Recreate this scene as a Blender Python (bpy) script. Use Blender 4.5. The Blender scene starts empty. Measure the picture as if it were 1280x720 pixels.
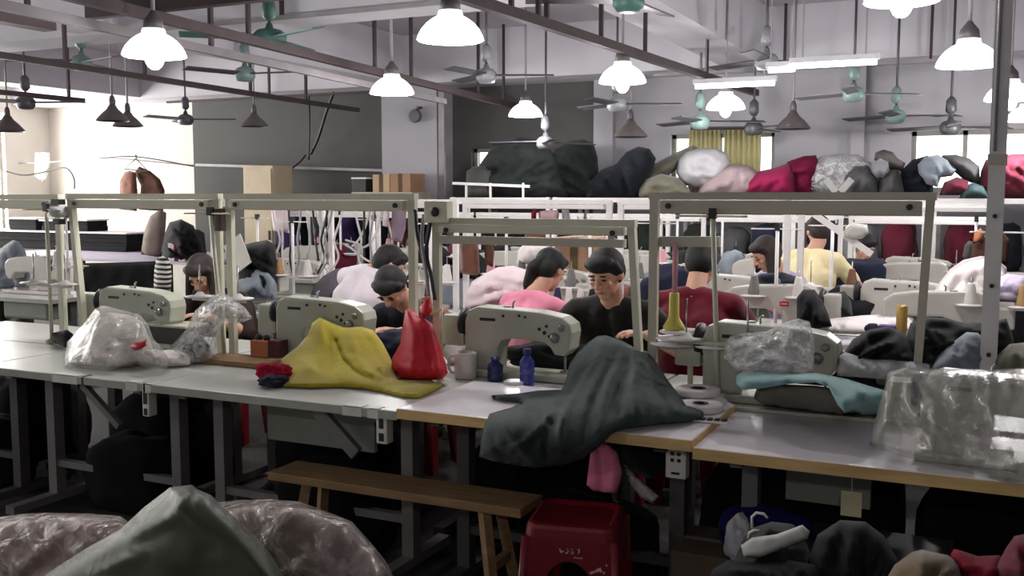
import bpy, bmesh, math, random
import numpy as np
from mathutils import Vector, Matrix, noise
from mathutils.geometry import delaunay_2d_cdt

SC = bpy.context.scene
COL = SC.collection
rnd = random.Random(7)
PI = math.pi

# ------------------------------------------------------------------ camera
CAM_H, FPX, YAW, PITCH = 1.6, 1250.0, math.radians(25.5), math.atan(118 / 1250.0)
FWD = Vector((-math.sin(YAW) * math.cos(PITCH), math.cos(YAW) * math.cos(PITCH), -math.sin(PITCH)))
RGT = Vector((math.cos(YAW), math.sin(YAW), 0))
UPV = RGT.cross(FWD)
EYE = Vector((0, 0, CAM_H))


def ray(px, py):
    return FWD + RGT * ((px - 640) / FPX) + UPV * ((360 - py) / FPX)


def at_v(px, py, v):            # the point of that sight line on the plane y = v (rows run along x)
    d = ray(px, py)
    return EYE + d * (v / d.y)


def at_z(px, py, z):            # ... on the horizontal plane z
    d = ray(px, py)
    return EYE + d * ((z - CAM_H) / d.z)


def at_d(px, py, dist):         # ... at that distance along the view axis
    return EYE + ray(px, py) * dist


def project(p):
    d = Vector(p) - EYE
    k = d.dot(FWD)
    return 640 + FPX * d.dot(RGT) / k, 360 - FPX * d.dot(UPV) / k, k


cam = bpy.data.cameras.new('camera')
cam.sensor_width = 36
cam.lens = 36 * FPX / 1280
cam.clip_start = 0.05
camo = bpy.data.objects.new('camera', cam)
camo.matrix_world = Matrix.Translation(EYE) @ Matrix((RGT, UPV, -FWD)).transposed().to_4x4()
COL.objects.link(camo)
SC.camera = camo

# ------------------------------------------------------------------ materials


def lin(c):
    return tuple(((v / 255) / 12.92 if v / 255 <= 0.04045 else ((v / 255 + 0.055) / 1.055) ** 2.4) for v in c)


MATS = {}


def mat(name, rgb, rough=0.6, metal=0.0, var=0.12, scale=6.0, bump=0.0, bscale=40.0, spec=0.4, sheen=0.0, coat=0.0, rgb2=None, stretch=None):
    if name in MATS:
        return MATS[name]
    if name.startswith(('cloth_', 'bundle_', 'garment_', 'sack_', 'bagged_', 'shirt_', 'trousers', 'drape_')):
        spec = 0.1
    m = bpy.data.materials.new(name)
    m.use_nodes = True
    nt = m.node_tree
    b = nt.nodes['Principled BSDF']
    b.inputs['Roughness'].default_value = rough
    b.inputs['Metallic'].default_value = metal
    b.inputs['Specular IOR Level'].default_value = spec
    b.inputs['Sheen Weight'].default_value = sheen
    b.inputs['Coat Weight'].default_value = coat
    tc = nt.nodes.new('ShaderNodeTexCoord')
    src = tc.outputs['Object']
    if stretch:
        mp = nt.nodes.new('ShaderNodeMapping')
        mp.inputs['Scale'].default_value = stretch
        nt.links.new(src, mp.inputs['Vector'])
        src = mp.outputs['Vector']
    n = nt.nodes.new('ShaderNodeTexNoise')
    n.inputs['Scale'].default_value = scale
    n.inputs['Detail'].default_value = 4
    nt.links.new(src, n.inputs['Vector'])
    r = nt.nodes.new('ShaderNodeValToRGB')
    c = lin(rgb)
    lo = tuple(v * (1 - var) for v in c) if rgb2 is None else lin(rgb2)
    hi = tuple(min(1, v * (1 + var)) for v in c)
    r.color_ramp.elements[0].position = 0.32
    r.color_ramp.elements[1].position = 0.68
    r.color_ramp.elements[0].color = lo + (1,)
    r.color_ramp.elements[1].color = hi + (1,)
    nt.links.new(n.outputs['Fac'], r.inputs['Fac'])
    nt.links.new(r.outputs['Color'], b.inputs['Base Color'])
    if bump:
        n2 = nt.nodes.new('ShaderNodeTexNoise')
        n2.inputs['Scale'].default_value = bscale
        n2.inputs['Detail'].default_value = 3
        nt.links.new(src, n2.inputs['Vector'])
        bp = nt.nodes.new('ShaderNodeBump')
        bp.inputs['Strength'].default_value = bump
        bp.inputs['Distance'].default_value = 0.02
        nt.links.new(n2.outputs['Fac'], bp.inputs['Height'])
        nt.links.new(bp.outputs['Normal'], b.inputs['Normal'])
    MATS[name] = m
    return m


def glow(name, rgb, strength):
    if name in MATS:
        return MATS[name]
    m = bpy.data.materials.new(name)
    m.use_nodes = True
    b = m.node_tree.nodes['Principled BSDF']
    b.inputs['Base Color'].default_value = (0.8, 0.8, 0.8, 1)
    b.inputs['Emission Color'].default_value = lin(rgb) + (1,)
    b.inputs['Emission Strength'].default_value = strength
    MATS[name] = m
    return m


def film(name, rgb=(215, 215, 212), clear=0.72, rough=0.22, milk=0.35, bscale=14.0, bumps=0.9, spec=0.9):
    """thin plastic sheet: mostly see-through, milky where it bunches, with glossy creases"""
    if name in MATS:
        return MATS[name]
    m = bpy.data.materials.new(name)
    m.use_nodes = True
    nt = m.node_tree
    b = nt.nodes['Principled BSDF']
    b.inputs['Base Color'].default_value = lin(rgb) + (1,)
    b.inputs['Roughness'].default_value = rough
    b.inputs['Specular IOR Level'].default_value = spec
    tr = nt.nodes.new('ShaderNodeBsdfTransparent')
    mx = nt.nodes.new('ShaderNodeMixShader')
    tc = nt.nodes.new('ShaderNodeTexCoord')
    n = nt.nodes.new('ShaderNodeTexNoise')
    n.inputs['Scale'].default_value = bscale
    n.inputs['Detail'].default_value = 5
    n.inputs['Distortion'].default_value = 1.6
    nt.links.new(tc.outputs['Object'], n.inputs['Vector'])
    r = nt.nodes.new('ShaderNodeValToRGB')
    r.color_ramp.elements[0].position = 0.35
    r.color_ramp.elements[1].position = 0.72
    a, z = 1 - clear, min(1, 1 - clear + milk)
    r.color_ramp.elements[0].color = (a, a, a, 1)
    r.color_ramp.elements[1].color = (z, z, z, 1)
    nt.links.new(n.outputs['Fac'], r.inputs['Fac'])
    bp = nt.nodes.new('ShaderNodeBump')
    bp.inputs['Strength'].default_value = bumps
    bp.inputs['Distance'].default_value = 0.03
    nt.links.new(n.outputs['Fac'], bp.inputs['Height'])
    nt.links.new(bp.outputs['Normal'], b.inputs['Normal'])
    nt.links.new(r.outputs['Color'], mx.inputs['Fac'])
    nt.links.new(tr.outputs['BSDF'], mx.inputs[1])
    nt.links.new(b.outputs['BSDF'], mx.inputs[2])
    nt.links.new(mx.outputs['Shader'], nt.nodes['Material Output'].inputs['Surface'])
    MATS[name] = m
    return m


# ------------------------------------------------------------------ mesh builder
class MB:
    def __init__(self):
        self.v, self.f, self.s = [], [], []

    def add(self, vs, fs, smooth=False, M=None):
        o = len(self.v)
        self.v += [(M @ Vector(p)) if M is not None else Vector(p) for p in vs]
        self.f += [tuple(i + o for i in f) for f in fs]
        self.s += [smooth] * len(fs)
        return self

    def box(self, a, b, M=None, bev=0.0):
        x0, x1 = sorted((a[0], b[0])); y0, y1 = sorted((a[1], b[1])); z0, z1 = sorted((a[2], b[2]))
        if bev <= 0:
            vs = [(x, y, z) for z in (z0, z1) for y in (y0, y1) for x in (x0, x1)]
            fs = [(0, 2, 3, 1), (4, 5, 7, 6), (0, 1, 5, 4), (2, 6, 7, 3), (0, 4, 6, 2), (1, 3, 7, 5)]
            return self.add(vs, fs, False, M)
        bm = bmesh.new()
        bmesh.ops.create_cube(bm, size=1)
        for v in bm.verts:
            v.co = Vector(((x0 + x1) / 2 + v.co.x * (x1 - x0), (y0 + y1) / 2 + v.co.y * (y1 - y0), (z0 + z1) / 2 + v.co.z * (z1 - z0)))
        bmesh.ops.bevel(bm, geom=bm.edges[:], offset=bev, segments=2, affect='EDGES', profile=0.6)
        return self.bm(bm, False, M)

    def bm(self, bm, smooth=True, M=None):
        bm.verts.index_update()
        vs = [v.co.copy() for v in bm.verts]
        fs = [tuple(v.index for v in f.verts) for f in bm.faces]
        bm.free()
        return self.add(vs, fs, smooth, M)

    def tube(self, pts, r, n=8, cap=True, M=None):
        """swept round tube through points; r a number or one per point"""
        pts = [Vector(p) for p in pts]
        rs = r if isinstance(r, (list, tuple)) else [r] * len(pts)
        vs, fs = [], []
        side = None
        for i, p in enumerate(pts):
            t = (pts[min(i + 1, len(pts) - 1)] - pts[max(i - 1, 0)]).normalized()
            if side is None:
                side = t.orthogonal().normalized()
            side = (side - t * side.dot(t)).normalized()
            up = t.cross(side)
            for k in range(n):
                a = 2 * PI * k / n
                vs.append(p + (side * math.cos(a) + up * math.sin(a)) * rs[i])
        for i in range(len(pts) - 1):
            for k in range(n):
                a, b = i * n + k, i * n + (k + 1) % n
                fs.append((a, b, b + n, a + n))
        self.add(vs, fs, n > 4, M)
        if cap:
            o = len(self.v) - len(vs)
            self.f += [tuple(o + k for k in reversed(range(n))), tuple(o + (len(pts) - 1) * n + k for k in range(n))]
            self.s += [False, False]
        return self

    def bar(self, a, b, w, h, M=None):
        """square bar from a to b, w across (level), h upright"""
        a, b = Vector(a), Vector(b)
        t = (b - a).normalized()
        s = t.cross(Vector((0, 0, 1)))
        s = s.normalized() if s.length > 1e-4 else Vector((1, 0, 0))
        u = s.cross(t).normalized()
        vs = [p + s * (i * w / 2) + u * (j * h / 2) for p in (a, b) for i, j in ((-1, -1), (1, -1), (1, 1), (-1, 1))]
        return self.add(vs, [(3, 2, 1, 0), (4, 5, 6, 7), (0, 1, 5, 4), (1, 2, 6, 5), (2, 3, 7, 6), (3, 0, 4, 7)], False, M)

    def lathe(self, prof, n=20, M=None, close=True):
        vs, fs = [], []
        for r, z in prof:
            for k in range(n):
                a = 2 * PI * k / n
                vs.append((r * math.cos(a), r * math.sin(a), z))
        for i in range(len(prof) - 1):
            for k in range(n):
                a, b = i * n + k, i * n + (k + 1) % n
                fs.append((a, b, b + n, a + n))
        o = len(self.v)
        self.add(vs, fs, True, M)
        if close:
            if prof[0][0] > 1e-4:
                self.f.append(tuple(o + k for k in reversed(range(n)))); self.s.append(False)
            if prof[-1][0] > 1e-4:
                self.f.append(tuple(o + (len(prof) - 1) * n + k for k in range(n))); self.s.append(False)
        return self

    def prism(self, poly, y0, y1, bev=0.0, M=None, axis='y'):
        """outline in x,z pushed out between y0 and y1"""
        bm = bmesh.new()
        f0 = [bm.verts.new((x, y0, z)) for x, z in poly]
        f = bm.faces.new(f0)
        r = bmesh.ops.extrude_face_region(bm, geom=[f])
        for e in r['geom']:
            if isinstance(e, bmesh.types.BMVert):
                e.co.y = y1
        bmesh.ops.recalc_face_normals(bm, faces=bm.faces)
        if bev:
            ed = [e for e in bm.edges if abs(e.verts[0].co.y - e.verts[1].co.y) < 1e-6]
            bmesh.ops.bevel(bm, geom=ed, offset=bev, segments=2, affect='EDGES', profile=0.6)
        return self.bm(bm, False, M)

    def ball(self, c, r, M=None, seg=16, rings=10):
        r = r if isinstance(r, (list, tuple)) else (r, r, r)
        vs = [(c[0], c[1], c[2] - r[2])]
        for i in range(1, rings):
            t = -PI / 2 + PI * i / rings
            for k in range(seg):
                a = 2 * PI * k / seg
                vs.append((c[0] + r[0] * math.cos(t) * math.cos(a), c[1] + r[1] * math.cos(t) * math.sin(a), c[2] + r[2] * math.sin(t)))
        vs.append((c[0], c[1], c[2] + r[2]))
        fs = [(0, 1 + (k + 1) % seg, 1 + k) for k in range(seg)]
        for i in range(rings - 2):
            for k in range(seg):
                a, b = 1 + i * seg + k, 1 + i * seg + (k + 1) % seg
                fs.append((a, b, b + seg, a + seg))
        o = 1 + (rings - 2) * seg
        fs += [(o + k, o + (k + 1) % seg, len(vs) - 1) for k in range(seg)]
        return self.add(vs, fs, True, M)

    def cone(self, a, ra, b, rb, n=14):
        """capsule between two balls"""
        a, b = Vector(a), Vector(b)
        L = (b - a).length
        if L < 1e-5:
            return self.ball(a, max(ra, rb))
        q = Vector((0, 0, 1)).rotation_difference(b - a).to_matrix().to_4x4()
        M = Matrix.Translation(a) @ q
        prof = [(max(1e-5, ra * math.sin(t)), -ra * math.cos(t)) for t in (0, PI / 8, PI / 4, 3 * PI / 8, PI / 2)]
        prof += [(max(1e-5, rb * math.cos(t)), L + rb * math.sin(t)) for t in (0, PI / 8, PI / 4, 3 * PI / 8, PI / 2)]
        return self.lathe(prof, n, M)

    def mesh(self, name):
        me = bpy.data.meshes.new(name)
        me.from_pydata([tuple(p) for p in self.v], [], self.f)
        me.polygons.foreach_set('use_smooth', self.s)
        me.update()
        return me

    def build(self, name, m, parent=None, loc=None, rz=0.0, label=None):
        o = bpy.data.objects.new(name, self.mesh(name))
        COL.objects.link(o)
        if m is not None:
            o.data.materials.append(m)
        if parent is not None:
            o.parent = parent
        if loc is not None:
            o.location = loc
        o.rotation_euler.z = rz
        if label:
            o['label'] = label
        return o


def thing(name, label, cat, loc=(0, 0, 0), rz=0.0, group=None):
    o = bpy.data.objects.new(name, None)
    o.empty_display_size = 0.1
    COL.objects.link(o)
    o.location = loc
    o.rotation_euler.z = rz
    return tag(o, label, cat, group)


def tag(o, label, cat, group=None, kind=None):
    o['label'] = label
    o['category'] = cat
    if group:
        o['group'] = group
    if kind:
        o['kind'] = kind
    return o


def struct(name, mb, m, parent=None):
    o = mb.build(name, m, parent)
    if parent is None:
        o['kind'] = 'structure'
    return o


def kids(o):
    return [c for c in bpy.data.objects if c.parent == o]


KIDS = {}


def copy_tree(o, loc=None, rz=None, label=None, group=None, parent=None):
    c = o.copy()
    COL.objects.link(c)
    if parent is not None:
        c.parent = parent
    key = o.name
    if key not in KIDS:
        KIDS[key] = kids(o)
    for ch in KIDS[key]:
        copy_tree(ch, parent=c)
    if loc is not None:
        c.location = loc
    if rz is not None:
        c.rotation_euler.z = rz
    if label:
        c['label'] = label
    if group:
        c['group'] = group
    return c


def seal(o, voxel, smooth=6, factor=0.6):
    """melt overlapping solids of one mesh into a single continuous skin"""
    md = o.modifiers.new('r', 'REMESH'); md.mode = 'VOXEL'; md.voxel_size = voxel; md.use_smooth_shade = True
    if smooth:
        sm = o.modifiers.new('s', 'SMOOTH'); sm.iterations = smooth; sm.factor = factor
    dg = bpy.context.evaluated_depsgraph_get()
    me = bpy.data.meshes.new_from_object(o.evaluated_get(dg))
    o.modifiers.clear()
    old = o.data
    o.data = me
    me.name = o.name
    for p in me.polygons:
        p.use_smooth = True
    if not me.materials and old.materials:
        for mm in old.materials:
            me.materials.append(mm)
    bpy.data.meshes.remove(old)
    return o


# ------------------------------------------------------------------ heaps of cloth
def seg_dist(p, a, b):
    ab = b - a
    t = max(0.0, min(1.0, (p - a).dot(ab) / max(ab.length_squared, 1e-9)))
    return (p - a - ab * t).length


def fbm(p, oct=3):
    s, a = 0.0, 1.0
    for _ in range(oct):
        s += a * noise.noise(p)
        p = p * 2.03
        a *= 0.5
    return s


def puff(name, pts, bulge, m, parent=None, ctrl=(), folds=(), step=5.0, R=28.0, back=0.6, wr=(0.01, 12.0), fold_noise=None, zmin=None, vdef=4.0, seed=0.0, smooth=True):
    """a soft body of real thickness: outline as seen, each outline point at its own row distance y
    (third value, or 't<height>' when the point lies on a level top), swelling by `bulge` towards the near side"""
    V2 = Vector

    def yof(px, py, w):
        if isinstance(w, str):
            return at_z(px, py, float(w[1:])).y
        return w
    P = [V2((p[0], p[1])) for p in pts]
    Y = [yof(p[0], p[1], p[2] if len(p) > 2 else vdef) for p in pts]
    out, oy = [], []
    for i in range(len(P)):
        a, b = P[i], P[(i + 1) % len(P)]
        n = max(1, int((b - a).length / step))
        for k in range(n):
            t = k / n
            out.append(a.lerp(b, t))
            oy.append(Y[i] * (1 - t) + Y[(i + 1) % len(P)] * t)
    ctr = [(V2((c[0], c[1])), yof(c[0], c[1], c[2])) for c in ctrl]
    x0, x1 = min(p.x for p in out), max(p.x for p in out)
    y0, y1 = min(p.y for p in out), max(p.y for p in out)
    ins = []
    row = 0
    yy = y0 + step * 0.5

    def inside(q):
        c = False
        j = len(P) - 1
        for i in range(len(P)):
            a, b = P[i], P[j]
            if (a.y > q.y) != (b.y > q.y) and q.x < (b.x - a.x) * (q.y - a.y) / (b.y - a.y) + a.x:
                c = not c
            j = i
        return c

    def edge_d(q):
        return min(seg_dist(q, P[i], P[(i + 1) % len(P)]) for i in range(len(P)))
    while yy < y1:
        xx = x0 + (step * 0.5 if row % 2 else 0)
        while xx < x1:
            q = V2((xx, yy))
            if inside(q) and edge_d(q) > step * 0.45:
                ins.append(q)
            xx += step
        yy += step * 0.87
        row += 1
    allp = out + ins
    edges = [(i, (i + 1) % len(out)) for i in range(len(out))]
    rv, re_, rf, ov, oe, of = delaunay_2d_cdt(allp, edges, [], 1, 1e-6)
    src = [(o[0] if o else -1) for o in ov]
    front, back_, isb = [], [], []
    # smooth distance field through the outline (and any inner control points): multiquadric fit
    stepk = max(1, len(out) // 90)
    kp = [(p.x, p.y) for p in out[::stepk]] + [(c.x, c.y) for c, _ in ctr]
    ky = np.array(oy[::stepk] + [y for _, y in ctr])
    kp = np.array(kp)
    c2 = 14.0 ** 2
    ym = ky.mean()
    A = np.sqrt(((kp[:, None, :] - kp[None, :, :]) ** 2).sum(-1) + c2)
    n_ = len(kp)
    G = np.zeros((n_ + 1, n_ + 1)); G[:n_, :n_] = A - np.eye(n_) * 1.5; G[:n_, n_] = 1; G[n_, :n_] = 1
    sol_ = np.linalg.solve(G, np.concatenate([ky - ym, [0.0]]))
    qs = np.array([(q.x, q.y) for q in rv])
    yfit = np.sqrt(((qs[:, None, :] - kp[None, :, :]) ** 2).sum(-1) + c2) @ sol_[:n_] + sol_[n_] + ym
    yfit = np.clip(yfit, ky.min() - .03, ky.max() + .03)
    for i, q in enumerate(rv):
        s = src[i]
        b = 0 <= s < len(out)
        yv = oy[s] if b else float(yfit[i])
        isb.append(b)
        if b:
            p3 = at_v(q.x, q.y, yv)
            front.append(p3); back_.append(p3)
            continue
        d = edge_d(q)
        t = min(1.0, d / R)
        prof = math.sqrt(max(0.0, 1 - (1 - t) ** 2))
        base = at_v(q.x, q.y, yv)
        nz = fbm(base * wr[1] + V2((seed, seed * 0.7, 0)).to_3d(), 3) * wr[0] * min(1, t * 1.6)
        fo = 0.0
        if fold_noise:                       # long creases: noise stretched along a direction (in the picture plane of the cloth)
            amp, ang, sc, st = fold_noise
            a = (q.x * math.cos(ang) + q.y * math.sin(ang)) * sc / st
            c = (-q.x * math.sin(ang) + q.y * math.cos(ang)) * sc
            fo += (0.35 - abs(noise.noise(V2((a, c, seed)).to_3d() if False else Vector((a, c, seed))))) * amp * t
        for line, amp, wid in folds:
            dd = min(seg_dist(q, V2(line[j]), V2(line[j + 1])) for j in range(len(line) - 1))
            fo += amp * math.exp(-(dd / wid) ** 2) * min(1, t * 2)
        front.append(at_v(q.x, q.y, yv - bulge * prof - nz - fo))
        pb = at_v(q.x, q.y, yv + back * bulge * prof + 0.002)
        back_.append(pb)
    vs = list(front)
    bi = []
    for i, p in enumerate(back_):
        if isb[i]:
            bi.append(i)
        else:
            bi.append(len(vs)); vs.append(p)
    if zmin is not None:
        vs = [Vector((p.x, p.y, max(p.z, zmin))) for p in vs]
    fs = [tuple(f) for f in rf] + [tuple(bi[i] for i in reversed(f)) for f in rf]
    me = bpy.data.meshes.new(name)
    me.from_pydata([tuple(p) for p in vs], [], fs)
    bm = bmesh.new(); bm.from_mesh(me)
    bmesh.ops.recalc_face_normals(bm, faces=bm.faces)
    bm.to_mesh(me); bm.free()
    for p in me.polygons:
        p.use_smooth = smooth
    o = bpy.data.objects.new(name, me)
    COL.objects.link(o)
    me.materials.append(m)
    if parent is not None:
        o.parent = parent
    else:                                      # origin at its foot
        lo = min(p.z for p in vs)
        c = sum(vs, Vector()) / len(vs)
        off = Vector((c.x, c.y, lo))
        me.transform(Matrix.Translation(-off))
        o.location = off
    return o


def blob(name, c, size, m, seed=0, amp=0.25, sc=1.5, flat=0.0, sub=4, parent=None, power=2.4, rz=0.0):
    """bundle of cloth: a squashed, creased ball standing on its foot at c"""
    bm = bmesh.new()
    bmesh.ops.create_icosphere(bm, subdivisions=sub, radius=1)
    for v in bm.verts:
        d = v.co.normalized()
        k = (abs(d.x) ** power + abs(d.y) ** power + abs(d.z) ** power) ** (-1 / power)
        n = fbm(d * sc + Vector((seed * 3.1, seed * 1.7, seed)), 2)
        cr = abs(noise.noise(d * sc * 2.2 + Vector((seed, 9, 3))))
        k *= 1 + amp * n - amp * 1.3 * max(0, 0.2 - cr)
        p = d * k
        p.z = max(p.z, -0.8)
        v.co = Vector((p.x * size[0], p.y * size[1], (p.z + 0.8) / 1.8 * size[2]))
    M = Matrix.Rotation(rz, 4, 'Z')
    mb = MB().bm(bm, True, M)
    return mb.build(name, m, parent, c)
# ------------------------------------------------------------------ world, daylight, view
w = bpy.data.worlds.new('World')
SC.world = w
w.use_nodes = True
wb = w.node_tree.nodes['Background']
wb.inputs['Color'].default_value = (1.0, 1.0, 0.98, 1)
wb.inputs['Strength'].default_value = 3.0
SC.view_settings.view_transform = 'Standard'
SC.view_settings.look = 'None'
SC.view_settings.gamma = 1
SC.view_settings.exposure = 0.12
try:
    SC.view_settings.use_curve_mapping = False
    SC.cycles.use_denoising = True
    SC.cycles.max_bounces = 8
    SC.cycles.transparent_max_bounces = 12
    SC.cycles.sample_clamp_indirect = 6
except Exception:
    pass

# ------------------------------------------------------------------ materials
M_white = mat('wall_white_paint', (214, 209, 200), 0.85, var=0.05, scale=1.2, bump=0.05)
M_right = mat('wall_pale_paint', (170, 167, 173), 0.85, var=0.06, scale=1.0, bump=0.05)
M_greyw = mat('wall_dark_grey', (84, 84, 82), 0.85, var=0.06, scale=1.0, bump=0.05)  # darker grey base colour for the middle stretch of the back wall
M_ceil = mat('ceiling_paint', (184, 179, 186), 0.9, var=0.06, scale=0.8, bump=0.08, bscale=20)
M_beam = mat('beam_paint', (202, 199, 206), 0.9, var=0.06, scale=0.9, bump=0.06, bscale=20)
M_floor = mat('floor_concrete', (44, 41, 39), 0.7, var=0.25, scale=2.0, bump=0.1)
M_duct = mat('trunking_brown', (66, 54, 56), 0.55, 0.3, var=0.15)
M_ductg = mat('trunking_grey', (150, 146, 148), 0.5, 0.1, var=0.12)
M_ductd = mat('trunking_dark_grey', (104, 99, 101), 0.55, 0.1, var=0.12)
M_wframe = mat('window_frame_paint', (150, 148, 140), 0.5)

X0, X1, Y0, Y1, ZC, ZB = -13.4, 5.0, -3.2, 11.2, 3.5, 2.92


def wall_x(name, xa, xb, holes, m, za=0.0, zb=ZC, y=Y1, t=0.24):
    mb = MB()
    hs = sorted(holes)
    x = xa
    for a, b, c, d in hs:
        mb.box((x, y, za), (a, y + t, zb))
        mb.box((a, y, za), (b, y + t, c))
        mb.box((a, y, d), (b, y + t, zb))
        x = b
    mb.box((x, y, za), (xb, y + t, zb))
    return struct(name, mb, m)


struct('floor', MB().box((X0 - .3, Y0 - .3, -0.2), (X1 + .3, Y1 + .3, 0)), M_floor)
struct('ceiling', MB().box((X0 - .3, Y0 - .3, ZC), (X1 + .3, Y1 + .3, ZC + 0.2)), M_ceil)
xa = at_v(242, 200, Y1).x                       # where the white wall turns grey
xb = at_v(752, 150, Y1).x                       # where the grey wall turns pale
H = []
for (l, r) in ((589, 623), (838, 968), (1139, 1300)):
    H.append((at_v(l, 180, Y1).x, at_v(r, 180, Y1).x))
wall_x('wall_back', X0, xa, [], M_white)
hz = 1.62
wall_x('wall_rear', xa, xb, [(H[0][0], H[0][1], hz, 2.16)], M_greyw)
wall_x('wall_end', xb, X1, [(H[1][0], H[1][1], hz, 2.27), (H[2][0], H[2][1], hz, 2.24)], M_right)
# right and near walls, closed
struct('wall_right', MB().box((X1, Y0, 0), (X1 + .24, Y1, ZC)), M_right)
struct('wall_near', MB().box((X0, Y0 - .24, 0), (X1, Y0, ZC)), M_right)
# left wall with four tall windows
mb = MB()
LW = [(-1.0, 1.4), (2.2, 4.6), (5.2, 7.6), (8.0, 10.4)]
y = Y0
for a, b in LW:
    mb.box((X0 - .24, y, 0), (X0, a, ZC)).box((X0 - .24, a, 0), (X0, b, 0.9)).box((X0 - .24, a, 2.8), (X0, b, ZC))
    y = b
mb.box((X0 - .24, y, 0), (X0, Y1 + .24, ZC))
struct('wall_left', mb, M_white)


def win_frame(n, ax, a, b, c, d, pos, mull):
    """bars of one window: frame and mullions, in the wall plane"""
    mb = MB()
    f = 0.045

    def bx(p0, p1, z0, z1):
        if ax == 'x':
            mb.box((p0, pos + 0.08, z0), (p1, pos + 0.13, z1))
        else:
            mb.box((pos - 0.13, p0, z0), (pos - 0.08, p1, z1))
    bx(a, b, c, c + f); bx(a, b, d - f, d); bx(a, a + f, c, d); bx(b - f, b, c, d)
    for t in mull:
        p = a + (b - a) * t
        bx(p - f / 2, p + f / 2, c, d)
    o = mb.build('window_%d' % n, M_wframe)
    o['kind'] = 'structure'
    return o


win_frame(1, 'x', H[0][0], H[0][1], hz, 2.16, Y1, [])
win_frame(2, 'x', H[1][0], H[1][1], hz, 2.27, Y1, [0.47])
win_frame(3, 'x', H[2][0], H[2][1], hz, 2.24, Y1, [0.43])
for i, (a, b) in enumerate(LW):
    win_frame(4 + i, 'y', a, b, 0.9, 2.8, X0, [0.33, 0.67])
    l = bpy.data.lights.new('daylight', 'AREA')
    l.shape = 'RECTANGLE'; l.size = 1.9; l.size_y = b - a
    l.energy = 330 if i == 3 else 150
    l.color = (1.0, 0.98, 0.93)
    o = bpy.data.objects.new('daylight', l)
    COL.objects.link(o)
    o.location = (X0 - 0.3, (a + b) / 2, 1.85)
    o.rotation_euler = (0, -PI / 2, 0)

# beams, columns
M = M_beam
struct('beam_1', MB().box((X0, 10.55, ZB), (X1, Y1, ZC)), M)
struct('beam_2', MB().box((X0, 6.15, ZB), (X1, 6.6, ZC)), M)
struct('beam_3', MB().box((X0, 0.6, ZB), (X1, 1.0, ZC)), M)
for i, (a, b) in enumerate(((-2.62, -2.15), (-7.0, -6.5), (-11.2, -10.8), (2.2, 2.6))):
    struct('beam_%d' % (4 + i), MB().box((a, Y0, ZB + 0.02), (b, 10.55, ZC)), M)
ca, cb = at_v(477, 150, 10.8).x, at_v(546, 150, 10.8).x
struct('column_1', MB().box((ca, 10.8, 0), (cb, Y1, ZB)), M_right)
for i, (a, b, dep) in enumerate(((742, 766, .1), (1064, 1081, .12))):
    struct('column_%d' % (2 + i), MB().box((at_v(a, 150, Y1 - dep).x, Y1 - dep, 0), (at_v(b, 150, Y1 - dep).x, Y1, ZB)), M_right)
struct('trim_1', MB().box((at_v(549, 150, 10.78).x, 10.76, 0), (at_v(556, 150, 10.78).x, 10.8, ZB)), M_ductg)

# curtain in the middle back window
M_curt = mat('curtain_cloth', (196, 188, 140), 0.9, var=0.1, scale=4)
for l, pa, pb in (('yellowish curtain gathered at the right side of the middle back window', 906, 952), ('narrower pale curtain at the left side of the middle back window', 862, 901)):
    mb = MB()
    n = 40
    p0, p1 = at_v(pa, 180, Y1 - .03).x, at_v(pb, 180, Y1 - .03).x
    vs, fs = [], []
    for i in range(n + 1):
        t = i / n
        yy = Y1 - 0.05 + 0.022 * math.sin(t * 44) + 0.01 * math.sin(t * 19)
        for z in (1.3, 2.31):
            vs.append((p0 + (p1 - p0) * t, yy, z))
    for i in range(n):
        fs.append((2 * i, 2 * i + 2, 2 * i + 3, 2 * i + 1))
    mb.add(vs, fs, True)
    c = mb.build('curtain', M_curt)
    sol = c.modifiers.new('t', 'SOLIDIFY'); sol.thickness = 0.006
    tag(c, l, 'curtain')

# ------------------------------------------------------------------ trunking bars on rods


def trunk(name, label, a, b, w_, h_, m, rods, cat='trunking'):
    a, b = Vector(a), Vector(b)
    t = thing(name, label, cat, a, group=None)
    MB().bar((0, 0, 0), b - a, w_, h_).build('bar', m, t)
    for k in rods:
        p = (b - a) * k
        MB().box((p.x - .013, p.y - .013, h_ / 2), (p.x + .013, p.y + .013, ZC - a.z)).build('hanger_rod', M_duct, t)
    return t


trunk('trunking_bar', 'long brown trunking bar crossing the upper middle from the top edge towards the back right', (-2.62, 3.0, 2.62), (-2.2, 10.4, 2.62), 0.055, 0.06, M_duct, (0.3, 0.345, 0.36, 0.47, 0.58, 0.78))
trunk('trunking_bar', 'brown trunking bar running from upper left to the white column and beyond', (-4.25, 3.0, 2.62), (-5.1, 10.9, 2.62), 0.055, 0.06, M_duct, (0.3, 0.53, 0.62, 0.83, 0.93))
trunk('trunking_pipe', 'grey pipe slung just beneath the brown bar at upper left', (-4.28, 3.0, 2.5), (-4.88, 8.7, 2.5), 0.04, 0.05, M_ductd, (0.35,))
trunk('trunking_bar', 'thin dark bar across the far left under the ceiling beam', (-6.58, 4.0, 2.62), (-7.05, 10.4, 2.62), 0.045, 0.05, M_duct, (0.28, 0.42, 0.66, 0.82))
trunk('trunking_bar', 'short dark bar at the left edge above the faded pink wall', (-8.9, 4.0, 2.6), (-8.9, 7.9, 2.6), 0.045, 0.05, M_duct, (0.72, 0.95))
trunk('trunking_bar', 'thick dark channel with a blunt end at the top left edge', (-5.1, 2.8, 2.6), (-5.1, 4.30, 2.6), 0.11, 0.075, M_duct, (0.9,))
trunk('trunking_bar', 'purple brown cross bar behind the lit lamp at top left', (-5.0, 4.5, 2.70), (-2.3, 4.5, 2.70), 0.06, 0.085, M_duct, (0.05, 0.55))
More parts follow.
